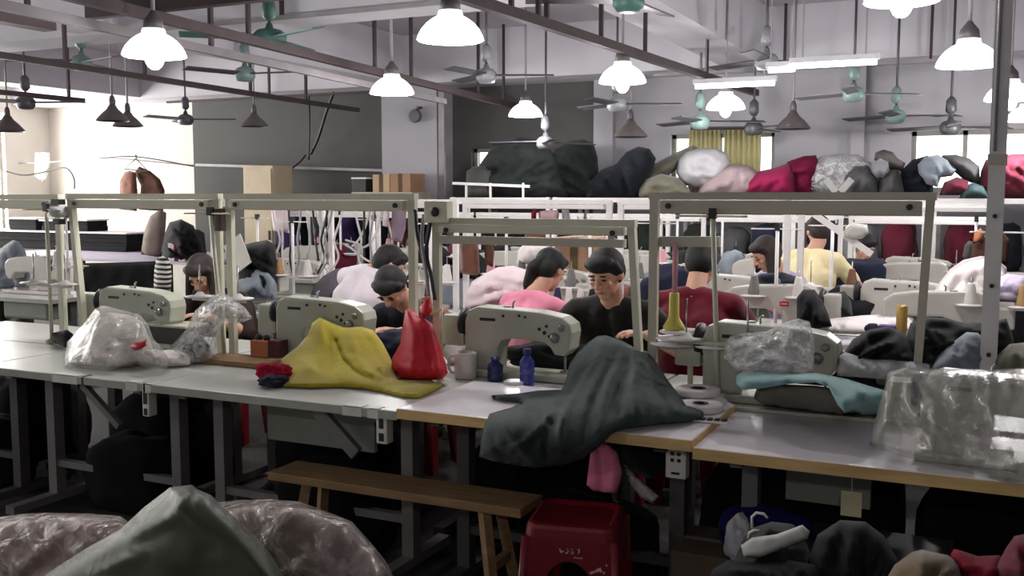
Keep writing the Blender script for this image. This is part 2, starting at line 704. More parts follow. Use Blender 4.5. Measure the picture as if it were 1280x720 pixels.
trunk('trunking_pipe', 'thin grey pipe running along the back beam on the right', (-3.3, 10.45, 2.86), (0.6, 10.45, 2.86), 0.03, 0.03, M_ductg, (0.35, 0.7))
trunk('trunking_pipe', 'thin dark pipe along the beam from the white column leftwards', (-10.2, 10.45, 2.84), (-6.7, 10.45, 2.84), 0.03, 0.03, M_duct, (0.5,))
trunk('trunking_pipe', 'thin grey pipe along the face of the nearer ceiling beam', (-6.4, 6.1, 2.9), (-3.2, 6.1, 2.9), 0.03, 0.03, M_ductg, (0.5,))
trunk('trunking_pipe', 'thin grey pipe on the nearer beam at the upper right', (-2.0, 6.1, 2.86), (0.4, 6.1, 2.86), 0.03, 0.03, M_ductg, (0.5,))

# rail with cables along the grey wall
a, b = at_v(245, 206, 11.0), at_v(478, 213, 11.0)
t = thing('wall_rail', 'pale rail carrying loose cables across the dark grey wall', 'rail', a)
MB().bar((0, 0, 0), b - a, 0.03, 0.035).build('bar', M_ductg, t)
for k in (0.15, 0.5, 0.85):
    p = (b - a) * k
    MB().bar(p, p + Vector((0, Y1 - 11.0, 0)), 0.02, 0.02).build('bracket', M_ductg, t)
M_cable = mat('cable_black', (34, 32, 34), 0.5, var=0.1)
M_cablew = mat('cable_pale', (205, 200, 196), 0.5, var=0.1)


def cable(name, label, pts, r, m=None, cat='cable', group=None):
    """a sagging cable through points, as a mesh tube"""
    P = [Vector(p) for p in pts]
    out = []
    for i in range(len(P) - 1):
        p0, p1, p2, p3 = P[max(i - 1, 0)], P[i], P[i + 1], P[min(i + 2, len(P) - 1)]
        for k in range(6):
            t = k / 6
            out.append(0.5 * ((2 * p1) + (p2 - p0) * t + (2 * p0 - 5 * p1 + 4 * p2 - p3) * t * t + (3 * p1 - p0 - 3 * p2 + p3) * t ** 3))
    out.append(P[-1])
    c0 = out[0]
    o = MB().tube([p - c0 for p in out], r, 6).build(name, m or M_cable, None, c0)
    return tag(o, label, cat, group)


cable('cord', 'black cable slanting down the grey wall from the beam', [at_v(417, 116, 10.5), at_v(408, 140, 10.7), at_v(398, 172, 10.9), at_v(389, 192, 11.05)], 0.02)
cable('cord', 'thin black cable dropping straight down beside the slanting one', [at_v(386, 118, 10.6), at_v(387, 150, 10.9), at_v(386, 200, 11.0)], 0.012)
cable('cord', 'black cable looping off the wall rail to the right of the beige cupboard', [at_v(382, 194, 11.0), at_v(372, 205, 10.9), at_v(350, 218, 10.8), at_v(325, 214, 10.9)], 0.012)
cable('cord', 'upper pale wire strung across the white wall at left', [at_v(0, 204, 10.6), at_v(60, 203, 10.7), at_v(125, 197, 10.8), at_v(242, 207, 11.1)], 0.010, M_ductg)
cable('cord', 'lower drooping wire strung across the white wall at left', [at_v(3, 213, 9.8), at_v(30, 219, 9.9), at_v(60, 214, 10), at_v(82, 210, 10), at_v(92, 222, 10), at_v(93, 236, 10)], 0.010)
cable('cord', 'wire running from the hung brown garments to the grey wall corner', [at_v(125, 198, 10.5), at_v(172, 196, 10.5), at_v(242, 208, 11.1)], 0.008)
# ------------------------------------------------------------------ lamps
M_opal = glow('lit_opal_shade', (255, 252, 250), 2.2)
M_bulb = glow('lit_bulb', (255, 255, 255), 9.0)
M_enam = mat('dark_enamel_shade', (92, 86, 84), 0.45, 0.2, var=0.12)
M_sock = mat('lamp_socket', (98, 92, 94), 0.5, 0.3)
M_cord = mat('lamp_cord', (150, 146, 148), 0.6)
LAMPD = bpy.data.lights.new('lamp_light', 'POINT')
LAMPD.energy = 40; LAMPD.shadow_soft_size = 0.06; LAMPD.color = (1.0, 0.97, 0.97)
# shade: opal bowl, origin at the rim centre, radius .17
PR_ON = [(.172, 0), (.166, .022), (.150, .052), (.124, .082), (.092, .106), (.066, .120), (.060, .145)]
PR_OFF = [(.17, 0), (.163, .015), (.11, .075), (.06, .12), (.042, .15), (.03, .165)]


def lamp(label, px, py, dist, on=True, bulb=True, tilt=0.0, cord_top=None, size=1.0):
    p = at_d(px, py, dist)
    t = thing('pendant_lamp', label, 'lamp', p, group='lit ceiling lamps' if on else 'unlit ceiling lamps')
    pr = PR_ON if on else PR_OFF
    full = [(r * size, z * size) for r, z in pr] + [((r - .006) * size, (z - 0.004) * size) for r, z in reversed(pr)]
    MB().lathe(full, 24, close=False).build('lamp_shade', M_opal if on else M_enam, t)
    top = pr[-1][1] * size
    MB().lathe([(.058 * size if on else .032, top - .01), (.05 * size if on else .032, top + .05), (.022, top + .085), (.012, top + .1)], 14).build('socket', M_sock, t)
    zt = (cord_top or ZC) - p.z
    MB().tube([(0, 0, top + .09), (0, 0, zt)], 0.011, 6).build('cord', M_cord, t)
    if on:
        MB().ball((0, 0, -0.01 if bulb else 0.05), (.052, .052, .066), seg=14, rings=8).build('bulb', M_bulb, t)
        lo = bpy.data.objects.new('lamp_light', LAMPD)
        COL.objects.link(lo); lo.parent = t; lo.location = (0, 0, -0.10)
    return t


lamp('lit lamp nearest the upper left, bulb showing below its white shade', 193, 70, 5.5)
lamp('large lit white lamp hanging at top centre, brightest and biggest', 563, 50, 5.1, bulb=False)
lamp('lit white lamp in front of the white column', 490, 117, 7.7, bulb=False)
lamp('small lit lamp to the right of the white column above the dark bundles', 657, 145, 9.9, bulb=False)
lamp('lit lamp with bulb showing below the brown bar right of centre', 778, 103, 7.2)
lamp('lit lamp in front of the second tube light above the curtained window', 907, 136, 8.8)
lamp('lit lamp cut off by the top edge at upper right', 1127, 2, 4.7)
lamp('lit white lamp left of the tall grey pole at upper right', 1210, 82, 5.6, bulb=False)
lamp('lit lamp half hidden behind the tall grey pole', 1262, 125, 7.2)
lamp('lit lamp at the right edge, lowest of those on the right', 1284, 151, 8.6, bulb=False)
lamp('unlit dark cone lamp, left one of the pair before the white wall', 141, 151, 10.6, False)
lamp('unlit dark cone lamp, right one of the pair before the white wall', 160, 158, 11.4, False)
lamp('unlit dark lamp in front of the grey wall at left', 318, 158, 12.2, False)
lamp('unlit dark cone lamp above the dark bundles near the pale wall edge', 788, 171, 9.8, False, cord_top=2.6)
lamp('unlit dark cone lamp to the right of the curtained window', 991, 161, 9.6, False)
lamp('pale lamp at the far left edge by the pinkish wall', 10, 164, 11.6, False, size=1.1)
# the rows of lamps go on above the viewer
for l, x, y in (('lit lamp of the row above the viewer, left one', -3.0, .3), ('lit lamp of the row above the viewer, right one', .3, .3)):
    t = lamp(l, 640, 100, 5.0)
    t.location = (x, y - 1.3, 2.45)

# ------------------------------------------------------------------ tube lights
M_tube = glow('lit_tube', (255, 252, 255), 7.0)
M_fix = mat('tube_fixture', (200, 200, 205), 0.5)


def tube_light(label, p, L, rods=True):
    t = thing('tube_light', label, 'light', p, group='fluorescent tube lights')
    MB().box((-L / 2, -.03, .02), (L / 2, .03, .06)).build('fixture', M_fix, t)
    MB().tube([(-L / 2 + .02, 0, 0), (L / 2 - .02, 0, 0)], 0.022, 10).build('tube', M_tube, t)
    for s in (-.35, .35):
        MB().box((s * L - .006, -.006, .06), (s * L + .006, .006, ZC - p[2])).build('hanger_rod', M_ductg, t)
    return t


p = at_d(1042, 80, 7.6); tube_light('long lit tube light hanging below the beam at upper right', p, 0.66)
p = at_d(918, 106, 8.6); tube_light('lit tube light behind the lamp over the curtained window', p, 0.72)
p = at_d(977, 87, 7.8); tube_light('stubby lit tube light touching the left end of the long one', p, 0.24)

# ------------------------------------------------------------------ ceiling fans
M_fgreen = mat('fan_green', (74, 112, 104), 0.45, 0.1, var=0.12)
M_fteal = mat('fan_teal', (124, 148, 144), 0.45, 0.1, var=0.12)
M_fdark = mat('fan_grey', (92, 92, 96), 0.45, 0.3, var=0.12)
M_fgrey = mat('fan_pale', (148, 150, 154), 0.45, 0.2, var=0.12)
M_bdark = mat('fan_blade_dark', (78, 76, 82), 0.5, 0.2)
M_bgrey = mat('fan_blade_grey', (128, 128, 134), 0.5, 0.2)


def fan(label, px, py, dist, ang, mh, mb_, R=0.62, hub=0.095):
    p = at_d(px, py, dist)
    t = thing('ceiling_fan', label, 'fan', p, group='ceiling fans')
    MB().lathe([(.03, -.075), (.07, -.07), (hub, -.035), (hub, .02), (hub * .75, .05), (.03, .065), (.02, .10)], 18).build('motor', mh, t)
    MB().tube([(0, 0, .08), (0, 0, ZC - p.z)], 0.012, 8).build('down_rod', M_fdark, t)
    MB().lathe([(.024, .12), (.05, .15), (.045, .25), (.02, .28)], 12).build('canopy', mh, t)
    for k in range(3):
        a = ang + k * 2 * PI / 3
        M_ = Matrix.Rotation(a, 4, 'Z') @ Matrix.Rotation(math.radians(11), 4, 'X')
        b = MB()
        b.prism([(hub * .8, -.005), (hub * .8, .005), (R, .005), (R, -.005)], -.05, .055, 0, M_)
        b.build('blade', mb_, t)
    return t


D = math.radians
fan('dark green ceiling fan high at the top left', 337, 47, 7.2, D(100), M_fgreen, M_fgreen, hub=.12)
fan('teal ceiling fan hanging below the bars at left', 306, 92, 9.4, D(10), M_fteal, M_bdark, R=.6)
fan('grey green ceiling fan right of the far left bars', 102, 78, 8.9, D(-15), M_fteal, M_bdark)
fan('dark ceiling fan at the left edge in front of the pink wall', 32, 128, 10.4, D(20), M_fdark, M_bdark)
fan('small dark ceiling fan hanging before the corner of the white wall', 232, 149, 12.6, D(25), M_fdark, M_bdark)
fan('grey ceiling fan to the right of the white column', 608, 94, 9.2, D(25), M_fgrey, M_bdark)
fan('green ceiling fan cut by the top edge right of centre', 786, 0, 6.0, D(-35), M_fgreen, M_bdark)
fan('grey ceiling fan with tall rod left of the long tube light', 958, 76, 8.2, D(28), M_fgrey, M_bdark)
fan('dark ceiling fan low over the dark bundles', 682, 178, 10.2, D(60), M_fdark, M_bdark)
fan('pale ceiling fan behind the bulb of the lamp right of centre', 771, 130, 9.6, D(25), M_fgrey, M_bdark)
fan('blue grey ceiling fan left of the curtained window', 875, 152, 9.6, D(25), M_fteal, M_bdark)
fan('dark ceiling fan just above the curtained window', 942, 160, 10.0, D(80), M_fdark, M_bdark)
fan('teal ceiling fan left of the pale pilaster on the back wall', 1067, 117, 9.0, D(32), M_fteal, M_bgrey)
fan('small teal ceiling fan right of the pale pilaster', 1120, 145, 9.6, D(25), M_fteal, M_bdark)
fan('dark ceiling fan over the right back window', 1188, 159, 9.4, D(35), M_fdark, M_bdark)

# small wall fan on the white column
p = at_v(519, 145, 10.74)
t = thing('wall_fan', 'small round wall fan fixed high on the white column', 'fan', p)
MB().lathe([(.075, -.03), (.085, 0), (.075, .03)], 18, Matrix.Rotation(PI / 2, 4, 'X')).build('guard', M_fdark, t)
MB().bar((0, 0, .06), (.06, .02, .1), .03, .03).bar((.05, -.02, .1), (.05, .06, .1), .03, .03).build('bracket', M_bdark, t)
# ------------------------------------------------------------------ benches, machines, thread stands
M_lam = mat('laminate_grey_white', (186, 187, 180), 0.32, var=0.06, scale=3)
M_lamw = mat('laminate_pale', (238, 233, 237), 0.3, var=0.06, scale=3)
M_edgeg = mat('table_edge_grey', (158, 160, 150), 0.5)
M_wood = mat('wood_edge', (206, 174, 118), 0.6, var=0.18, scale=5, stretch=(1, 8, 8))
M_woodd = mat('bench_wood', (132, 106, 72), 0.65, var=0.2, scale=4, stretch=(1.2, 9, 9), bump=0.08)
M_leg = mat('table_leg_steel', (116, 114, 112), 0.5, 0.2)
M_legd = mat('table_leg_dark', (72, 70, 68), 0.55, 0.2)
M_cream = mat('machine_cream', (190, 186, 166), 0.38, var=0.07, scale=5, coat=0.2)
M_creamg = mat('machine_grey_green', (172, 174, 158), 0.38, var=0.07, scale=5, coat=0.2)
M_mwhite = mat('machine_white', (186, 182, 174), 0.35, var=0.05, coat=0.2)
M_steel = mat('machine_steel', (150, 150, 150), 0.3, 0.8, var=0.1)
M_black = mat('black_plastic', (30, 29, 30), 0.5, var=0.1)
M_pan = mat('oil_pan_green', (122, 128, 116), 0.5, var=0.1)
M_rail = mat('rail_paint_green_grey', (196, 195, 174), 0.5, var=0.1, scale=3)
M_raild = mat('rail_paint_dark', (176, 172, 154), 0.5, var=0.1, scale=3)
M_railw = mat('rail_white', (228, 224, 222), 0.45, var=0.05)
M_swbox = mat('switch_box_pale', (206, 204, 194), 0.5, var=0.05)
M_ivory = mat('panel_ivory', (178, 176, 160), 0.5)


def make_table(x0, x1, y0, y1, z, label, top, edge, cat='table', name='sewing_table', legs=True, pan=True, th=0.035, group=None, legm=None, bar=True, motor=True):
    """steel-legged bench, origin on the floor under its centre"""
    cx, cy = (x0 + x1) / 2, (y0 + y1) / 2
    hx, hy = (x1 - x0) / 2, (y1 - y0) / 2
    t = thing(name, label, cat, (cx, cy, 0), group=group)
    MB().box((-hx, -hy, z - th + .004), (hx, hy, z), bev=0.004).build('tabletop', top, t)
    e = MB()
    e.box((-hx - .003, -hy - .004, z - th), (hx + .003, -hy, z - .002)).box((hx, -hy, z - th), (hx + .004, hy, z - .002))
    e.box((-hx - .004, -hy, z - th), (-hx, hy, z - .002)).box((-hx, hy, z - th), (hx, hy + .004, z - .002))
    e.build('edge_strip', edge, t)
    lm = legm or M_leg
    if legs:
        for sx in (-1, 1):
            x = sx * (hx - .13)
            m = MB()
            m.box((x - .028, -.03, 0.06), (x + .028, .03, z - th)).box((x - .03, -hy + .03, 0.02), (x + .03, hy - .03, 0.06))
            m.box((x - .02, -hy + .06, z - th - .03), (x + .02, hy - .06, z - th))
            m.build('leg', lm, t)
        if bar:
            MB().box((-hx + .13, -.02, .2), (hx - .13, .02, .235)).build('crossbar', lm, t)
    if pan:
        MB().box((-.1, -hy * .75, z - th - .15), (.42, hy * .6, z - th - .002), bev=.02).build('oil_pan', M_pan, t)
        if not motor:
            return t
        mm = MB()
        mm.lathe([(.05, -.12), (.075, -.1), (.075, .06), (.05, .1)], 14, Matrix.Translation((-.28, .08, z - .26)) @ Matrix.Rotation(PI / 2, 4, 'Y'))
        mm.box((-.30, .06, z - .2), (-.26, .1, z - th))
        mm.build('motor', M_legd, t)
    return t


ARM = [(-.28, 0.0), (-.28, .225), (-.262, .272), (-.215, .292), (.10, .280), (.205, .262), (.248, .232), (.256, .195),
       (.245, .120), (.215, .088), (.172, .092), (.150, .125), (.118, .146), (-.05, .152), (-.092, .138), (-.112, .10), (-.118, 0.0)]


def make_machine(label, m, loc, rz=0.0, box=True, group=None, detail=True):
    """lockstitch machine; +x is the needle end, -y is the side away from the sewer"""
    t = thing('sewing_machine', label, 'sewing machine', loc, rz, group)
    MB().box((-.30, -.09, 0.002), (.27, .09, .032), bev=.006).build('bed', m, t)
    MB().prism([(x, z + .03) for x, z in ARM], -.062, .062, .014).build('arm', m, t)
    hw = Matrix.Translation((-.282, 0, .235)) @ Matrix.Rotation(-PI / 2, 4, 'Y')
    MB().lathe([(.03, 0), (.068, .008), (.072, .02), (.068, .034), (.05, .04), (.02, .03)], 20, hw).build('handwheel', M_black, t)
    nb = MB().tube([(.20, 0, .035), (.20, 0, .12)], .006, 8).tube([(.20, 0, .115), (.20, 0, .14)], .014, 8)
    nb.box((.18, -.012, .033), (.215, .012, .043))
    nb.build('needle_bar', M_steel, t)
    if detail:
        MB().lathe([(.02, 0), (.024, .006), (.016, .02), (.006, .026)], 12, Matrix.Translation((.175, -.062, .20)) @ Matrix.Rotation(PI / 2, 4, 'X')).build('tension_knob', M_steel, t)
        MB().lathe([(.013, 0), (.016, .006), (.01, .016)], 12, Matrix.Translation((.205, -.062, .245)) @ Matrix.Rotation(PI / 2, 4, 'X')).build('tension_knob', M_steel, t)
        for x, z, r in ((.10, .235, .008), (.125, .22, .009), (.135, .25, .007), (.15, .205, .008), (.0, .29, .007), (-.08, .285, .007), (.03, .285, .006)):
            MB().lathe([(r, 0), (r, .004)], 10, Matrix.Translation((x, -.0615, z)) @ Matrix.Rotation(PI / 2, 4, 'X')).build('screw_hole', M_black, t)
        MB().box((-.20, -.0645, .258), (-.12, -.0615, .272), bev=.001).build('nameplate', M_black, t)
        MB().tube([(-.06, 0, .31), (-.06, 0, .34), (-.05, 0, .35)], .005, 6).lathe([(.02, .315), (.02, .323)], 12, Matrix.Translation((-.10, .02, 0))).build('bobbin_winder', M_steel, t)
    if box:
        MB().box((-.40, -.055, .13), (-.29, .06, .275), bev=.012).build('drive_box', m, t)
    return t


def make_stand(label, loc, h=0.78, rz=0.0, arms=2, m=None, plate_z=0.24, lean=(0, 0), group=None, plates=2):
    """thread stand: post, guide arms on top, spool plates half-way up"""
    m = m or M_rail
    t = thing('thread_stand', label, 'thread stand', loc, rz, group)
    top = Vector((lean[0], lean[1], h))
    MB().lathe([(.035, 0), (.035, .012), (.015, .02)], 12).tube([(0, 0, 0), top], .0105, 8).build('post', m, t)
    at = lambda z: top * (z / h)
    g = MB()
    for s in (-1, 1)[:arms]:
        e = at(h - .02) + Vector((s * .13, -.03, 0))
        g.bar(at(h - .02), e, .012, .008)
        g.lathe([(.012, -.004), (.016, 0), (.012, .004)], 10, Matrix.Translation(e))
    g.build('guide_arm', m, t)
    c = at(plate_z)
    MB().bar(c + Vector((-.17, 0, 0)), c + Vector((.17, 0, 0)), .022, .014).build('cross_arm', m, t)
    for k in range(plates):
        s = (-1, 1)[k % 2]
        p = c + Vector((s * .125, 0, .008))
        MB().lathe([(.012, .0), (.075, .002), (.078, .007), (.03, .012), (.012, .03)], 20, Matrix.Translation(p)).build('spool_plate', M_railw, t)
        MB().tube([p, p + Vector((0, 0, .17))], .004, 6).build('spindle', M_steel, t)
    MB().box((top.x - .014, top.y - .014, h - .03), (top.x + .014, top.y + .014, h + .012)).build('clamp', M_black, t)
    return t


CONE = {}


def thread_cone(label, loc, m, h=0.13, r=0.036, group='thread cones on the stands'):
    o = MB().lathe([(r * .8, 0), (r, .006), (r * .92, h * .3), (r * .55, h * .93), (r * .45, h), (r * .2, h)], 16).build('thread_cone', m)
    o.location = loc
    return tag(o, label, 'thread cone', group)


def make_frame(x0, x1, y, z, label, m=None, box=True, posts=True, name='overhead_lamp_rack', zb=0.76, px=(0, 0), h2=.05, pm=None, group=None, bolts=True):
    """overhead rail over a bench: two posts and a double bar"""
    m = m or M_rail
    L = x1 - x0
    t = thing(name, label, 'rail frame', ((x0 + x1) / 2, y, zb), group=group)
    H_ = z - zb
    if posts:
        for s, dx in ((-1, px[0]), (1, px[1])):
            MB().bar((s * L / 2 + dx, 0, 0.0), (s * L / 2, 0, H_), .036, .03).build('post', pm or m, t)
    MB().box((-L / 2 - .02, -.02, H_ - .03), (L / 2 + .02, .02, H_)).build('top_bar', m, t)
    if box:
        MB().box((-L / 2 + .03, -.04, H_ - .032 - h2), (L / 2 - .03, .035, H_ - .032), bev=.006).build('light_channel', m, t)
    if bolts:
        for s in (-1, 1):
            MB().lathe([(.012, 0), (.012, .008)], 8, Matrix.Translation((s * (L / 2 - .07), -.0405 if box else -.02, H_ - .055)) @ Matrix.Rotation(PI / 2, 4, 'X')).build('bolt', M_black, t)
    return t


# ---------------- nearest row: front boards (y 3.25-3.88) and machine tables behind (3.9-4.5)
BX = [-6.75, -5.6, -4.45, -3.335, -2.045, -.875, .34]
lab = ['grey white work board at the far left edge of the front row', 'grey white work board left of the dome shaped plastic bag',
       'grey white work board carrying the dome shaped white plastic bag', 'grey white work board under the yellow cloth, tape on its edge',
       'pale work board with yellow wood edge under the dark grey green cloth', 'pale work board with wood edge at right under the wrapped machine']
BT = []
for i in range(1, 6):
    wood = i >= 4
    z = {4: .772, 5: .748}.get(i, .76)
    BT.append(make_table(BX[i] + .004, BX[i + 1] - .004, 3.25, 3.885, z, lab[i], M_lamw if wood else M_lam, M_wood if wood else M_edgeg,
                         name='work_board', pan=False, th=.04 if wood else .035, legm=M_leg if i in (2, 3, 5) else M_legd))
TX = [(-5.86, -4.74), (-4.70, -3.56), (-3.54, -2.40), (-2.38, -1.30), (-1.28, -.16), (-.12, .9)]
tl = ['sewing table at the left edge of the front row', 'sewing table behind the dome shaped plastic bag', 'sewing table behind the yellow cloth',
      'sewing table in front of the sewer in black', 'sewing table behind the crumpled clear plastic', 'sewing table behind the plastic wrapped machine']
for (a, b), l in zip(TX, tl):
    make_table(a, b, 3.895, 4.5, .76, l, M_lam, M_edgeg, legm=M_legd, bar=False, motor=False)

MZ = .761
make_machine('cream sewing machine behind the dome shaped plastic bag', M_creamg, (-4.22, 4.1, MZ))
make_machine('cream sewing machine half covered by the yellow cloth', M_creamg, (-2.98, 4.1, MZ))
make_machine('cream sewing machine in front of the sewer in black', M_creamg, (-1.90, 4.12, MZ))
make_machine('cream sewing machine behind the crumpled clear plastic', M_creamg, (-.76, 4.05, MZ))
make_machine('grey cream sewing machine wrapped in clear plastic at right', M_creamg, (.08, 3.46, .749)).scale = (.9, .9, .9)

# frames over the near row
make_frame(-5.85, -4.76, 4.02, 1.595, 'overhead rail frame cut by the left edge', px=(0, 0))
make_frame(-4.66, -3.60, 4.02, 1.60, 'overhead rail frame above the dome shaped plastic bag', px=(.07, 0))
make_frame(-3.52, -2.43, 4.02, 1.60, 'overhead rail frame above the yellow cloth', px=(0, 0))
make_frame(-2.30, -1.36, 4.02, 1.49, 'lower double rail frame above the sewer in black', px=(0, .05), h2=.035)
make_frame(-1.26, -.20, 4.02, 1.605, 'overhead rail frame at right above the crumpled clear plastic', m=M_raild, px=(0, -.03), h2=.055)
# second bar of the lower frame
t = thing('lamp_rail', 'second bar hung beneath the lower rail above the sewer in black', 'rail', (-1.83, 4.02, 1.372))
MB().box((-.47, -.025, 0), (.44, .025, .035)).build('bar', M_raild, t)
for s in (-.4, .38):
    MB().box((s - .012, -.01, .033), (s + .012, .01, .06)).build('bracket', M_raild, t)
# cross bar in the right frame
MB().bar((-1.245, 4.045, 1.40), (-.99, 4.045, 1.405), .03, .042).build('cross_bar', M_raild, None)
o = bpy.data.objects['cross_bar']; tag(o, 'short grey crossbar inside the left end of the right rail frame', 'bar')
M_polep = mat('pole_paint', (204, 202, 200), .45, var=.06)
# tall pole from floor to ceiling at right
p = at_v(1249, 150, 4.0)
t = thing('service_pole', 'tall grey service pole rising to the ceiling at right', 'pole', (p.x, 4.0, 0))
MB().box((-.028, -.028, 0), (.028, .028, ZC)).build('pole', M_polep, t)
MB().box((-.032, -.032, 1.7), (.032, .032, 1.74)).build('collar', M_raild, t)
for z in (1.02, 1.27, 1.52):
    MB().lathe([(.008, 0), (.008, .01)], 8, Matrix.Translation((0, -.028, z)) @ Matrix.Rotation(PI / 2, 4, 'X')).build('screw', M_black, t)
MB().tube([(-.012, -.036, 1.75), (-.012, -.036, 2.6), (0, -.036, ZC)], .007, 6).build('cable', M_ductg, t)

# thread stands of the near row
M_cone = [mat('thread_white', (222, 218, 212), 0.8), mat('thread_grey', (120, 118, 116), 0.8), mat('thread_brown', (112, 74, 54), 0.8),
          mat('thread_navy', (40, 42, 70), 0.8), mat('thread_black', (32, 30, 32), 0.8), mat('thread_pink', (206, 150, 160), 0.8), mat('thread_tan', (178, 142, 96), 0.8)]
CN = ['white', 'grey', 'brown', 'navy', 'black', 'pink', 'tan']
s1 = make_stand('thread stand at the left edge with black tripod legs', (-4.80, 3.97, .76), .77, 0, plate_z=.32)
s2 = make_stand('leaning thread stand between the dome bag and the yellow cloth', (-3.50, 3.93, .76), .76, 0, lean=(-.07, 0), plate_z=.3)
s4 = make_stand('thread stand holding the tall yellow cone at right', (-.97, 3.98, .76), .77, 0, lean=(-.035, 0), plate_z=.235)
# stubs hanging to the left of the right-hand stand
t = thing('spool_rack', 'low spool rack with wide white plates beside the yellow cone', 'spool rack', (-1.10, 4.03, .76))
MB().tube([(0, 0, 0), (0, 0, .2)], .012, 8).lathe([(.04, 0), (.04, .012), (.02, .02)], 12).build('post', M_rail, t)
MB().bar((-.13, 0, .2), (.16, 0, .2), .03, .02).build('cross_arm', M_rail, t)
for i, (x, z, r) in enumerate(((-.07, .212, .1), (.10, .212, .085), (-.05, .262, .082), (-.06, .235, .088))):
    MB().lathe([(.012, 0), (r, .002), (r, .007), (.02, .014)], 24, Matrix.Translation((x, 0, z))).build('spool_plate', M_railw, t)
for x in (-.07, .10):
    MB().tube([(x, 0, .2), (x, 0, .40)], .0045, 6).build('spindle', M_steel, t)
M_yel = mat('yellow_cone', (196, 186, 84), 0.5, var=0.06)
p = at_v(842, 424, 4.03)
o = MB().lathe([(.045, 0), (.045, .012), (.03, .035), (.022, .05), (.020, .15), (.018, .152)], 18).build('thread_cone', M_yel)
o.location = (p.x, 4.03, .76 + .277)
tag(o, 'tall yellow thread cone with flared foot on the white plates', 'thread cone')
o = MB().lathe([(.012, 0), (.012, .2), (.006, .205)], 10).build('thread_tube', M_cone[5])
o.location = (p.x + .002, 4.03, .76 + .43)
tag(o, 'slim pink spindle tube rising out of the yellow cone', 'tube')

# switch boxes hung under the front edge
def switch_box(label, px, py, v, w_, h_, marks):
    p = at_v(px, py, v)
    t = thing('switch_box', label, 'switch box', p)
    MB().box((-w_ / 2, -.025, -h_ / 2), (w_ / 2, .025, h_ / 2), bev=.006).build('case', M_swbox, t)
    for (x, z, a, b) in marks:
        MB().box((x - a / 2, -.028, z - b / 2), (x + a / 2, -.0245, z + b / 2)).build('socket', M_black, t)
    return t


switch_box('white switch box under the board below the dome shaped bag', 187, 501, 3.29, .04, .135, ((0, .015, .022, .05), (0, -.045, .018, .03)))
switch_box('white switch box under the joint beside the yellow cloth', 481, 534, 3.29, .05, .125, ((0, .02, .02, .04), (0, -.035, .022, .032)))
switch_box('ivory switch box under the board near the pink cloth', 847, 574, 3.40, .075, .13, ((-.012, .025, .012, .012), (.012, .025, .012, .012), (-.012, .002, .012, .012), (.012, .002, .012, .012), (0, -.045, .03, .008), (-.02, .055, .02, .012)))
# diagonal struts under the left boards
for l, a, b in (('thin steel strut slanting under the left board', at_v(104, 481, 3.4), at_v(150, 533, 3.4)),
                ('wide steel strut slanting under the board below the yellow cloth', at_v(392, 506, 3.4), at_v(446, 567, 3.4))):
    wd = .03 if 'thin' in l else .055
    o = MB().bar((0, 0, 0), b - a, .03, wd).build('steel_strut', M_leg if 'thin' in l else M_leg)
    o.location = a
    tag(o, l, 'strut')

# tape bands and cords round the front edge of the grey boards
def on_board(b, px, y_, h_, w_, m, name='tape_band'):
    q = at_v(px, 480, 3.25)
    x = q.x - b.location.x
    MB().box((x - w_ / 2, -.3225, .722), (x + w_ / 2, -.318, .758)).box((x - w_ / 2, -.32, .7605), (x + w_ / 2, -.32 + y_, .7625)).build(name, m, b)


M_tape = mat('tape_pale', (206, 206, 196), .5)
for px, w_ in ((82, .16), (165, .07)):
    on_board(BT[1], px, .05, 0, w_, M_tape)
for px, w_ in ((172, .05),):
    on_board(BT[2], px + 12, .06, 0, w_, M_tape)
on_board(BT[1], 104, .05, 0, .012, M_black, 'cord_tie')
on_board(BT[2], 181, .06, 0, .010, M_black, 'cord_tie')
for px, w_ in ((440, .09), (466, .05)):
    on_board(BT[2], px, .05, 0, w_, M_tape)
# metal panels hung beneath the boards
for l, pa, pb, v, z0, z1 in (('grey green metal panel beneath the board with the mustard cloth', 336, 470, 3.62, .47, .70), ('grey metal panel beneath the right board behind the paper tag', 985, 1092, 3.62, .5, .69)):
    a, b = at_v(pa, 520, v).x, at_v(pb, 520, v).x
    t = thing('metal_panel', l, 'panel', ((a + b) / 2, v, z0))
    h_ = (b - a) / 2
    MB().box((-h_, -.012, 0), (h_, .012, z1 - z0), bev=.004).build('sheet', M_pan, t)
    for s in (-1, 1):
        MB().box((s * h_ * .9 - .012, -.008, z1 - z0 - .002), (s * h_ * .9 + .012, .008, (.72 if 'green' in l else .708) - z0)).build('bracket', M_legd, t)
# ------------------------------------------------------------------ rows further back
def cone_on(stand_xy, z, k, m_i, desc, h=.12):
    s = (-1, 1)[k % 2]
    x, y = stand_xy
    thread_cone('%s thread cone, %s plate of thread stand %s' % (CN[m_i], ('left', 'right')[k % 2], desc), (x + s * .125, y, z), M_cone[m_i], h)


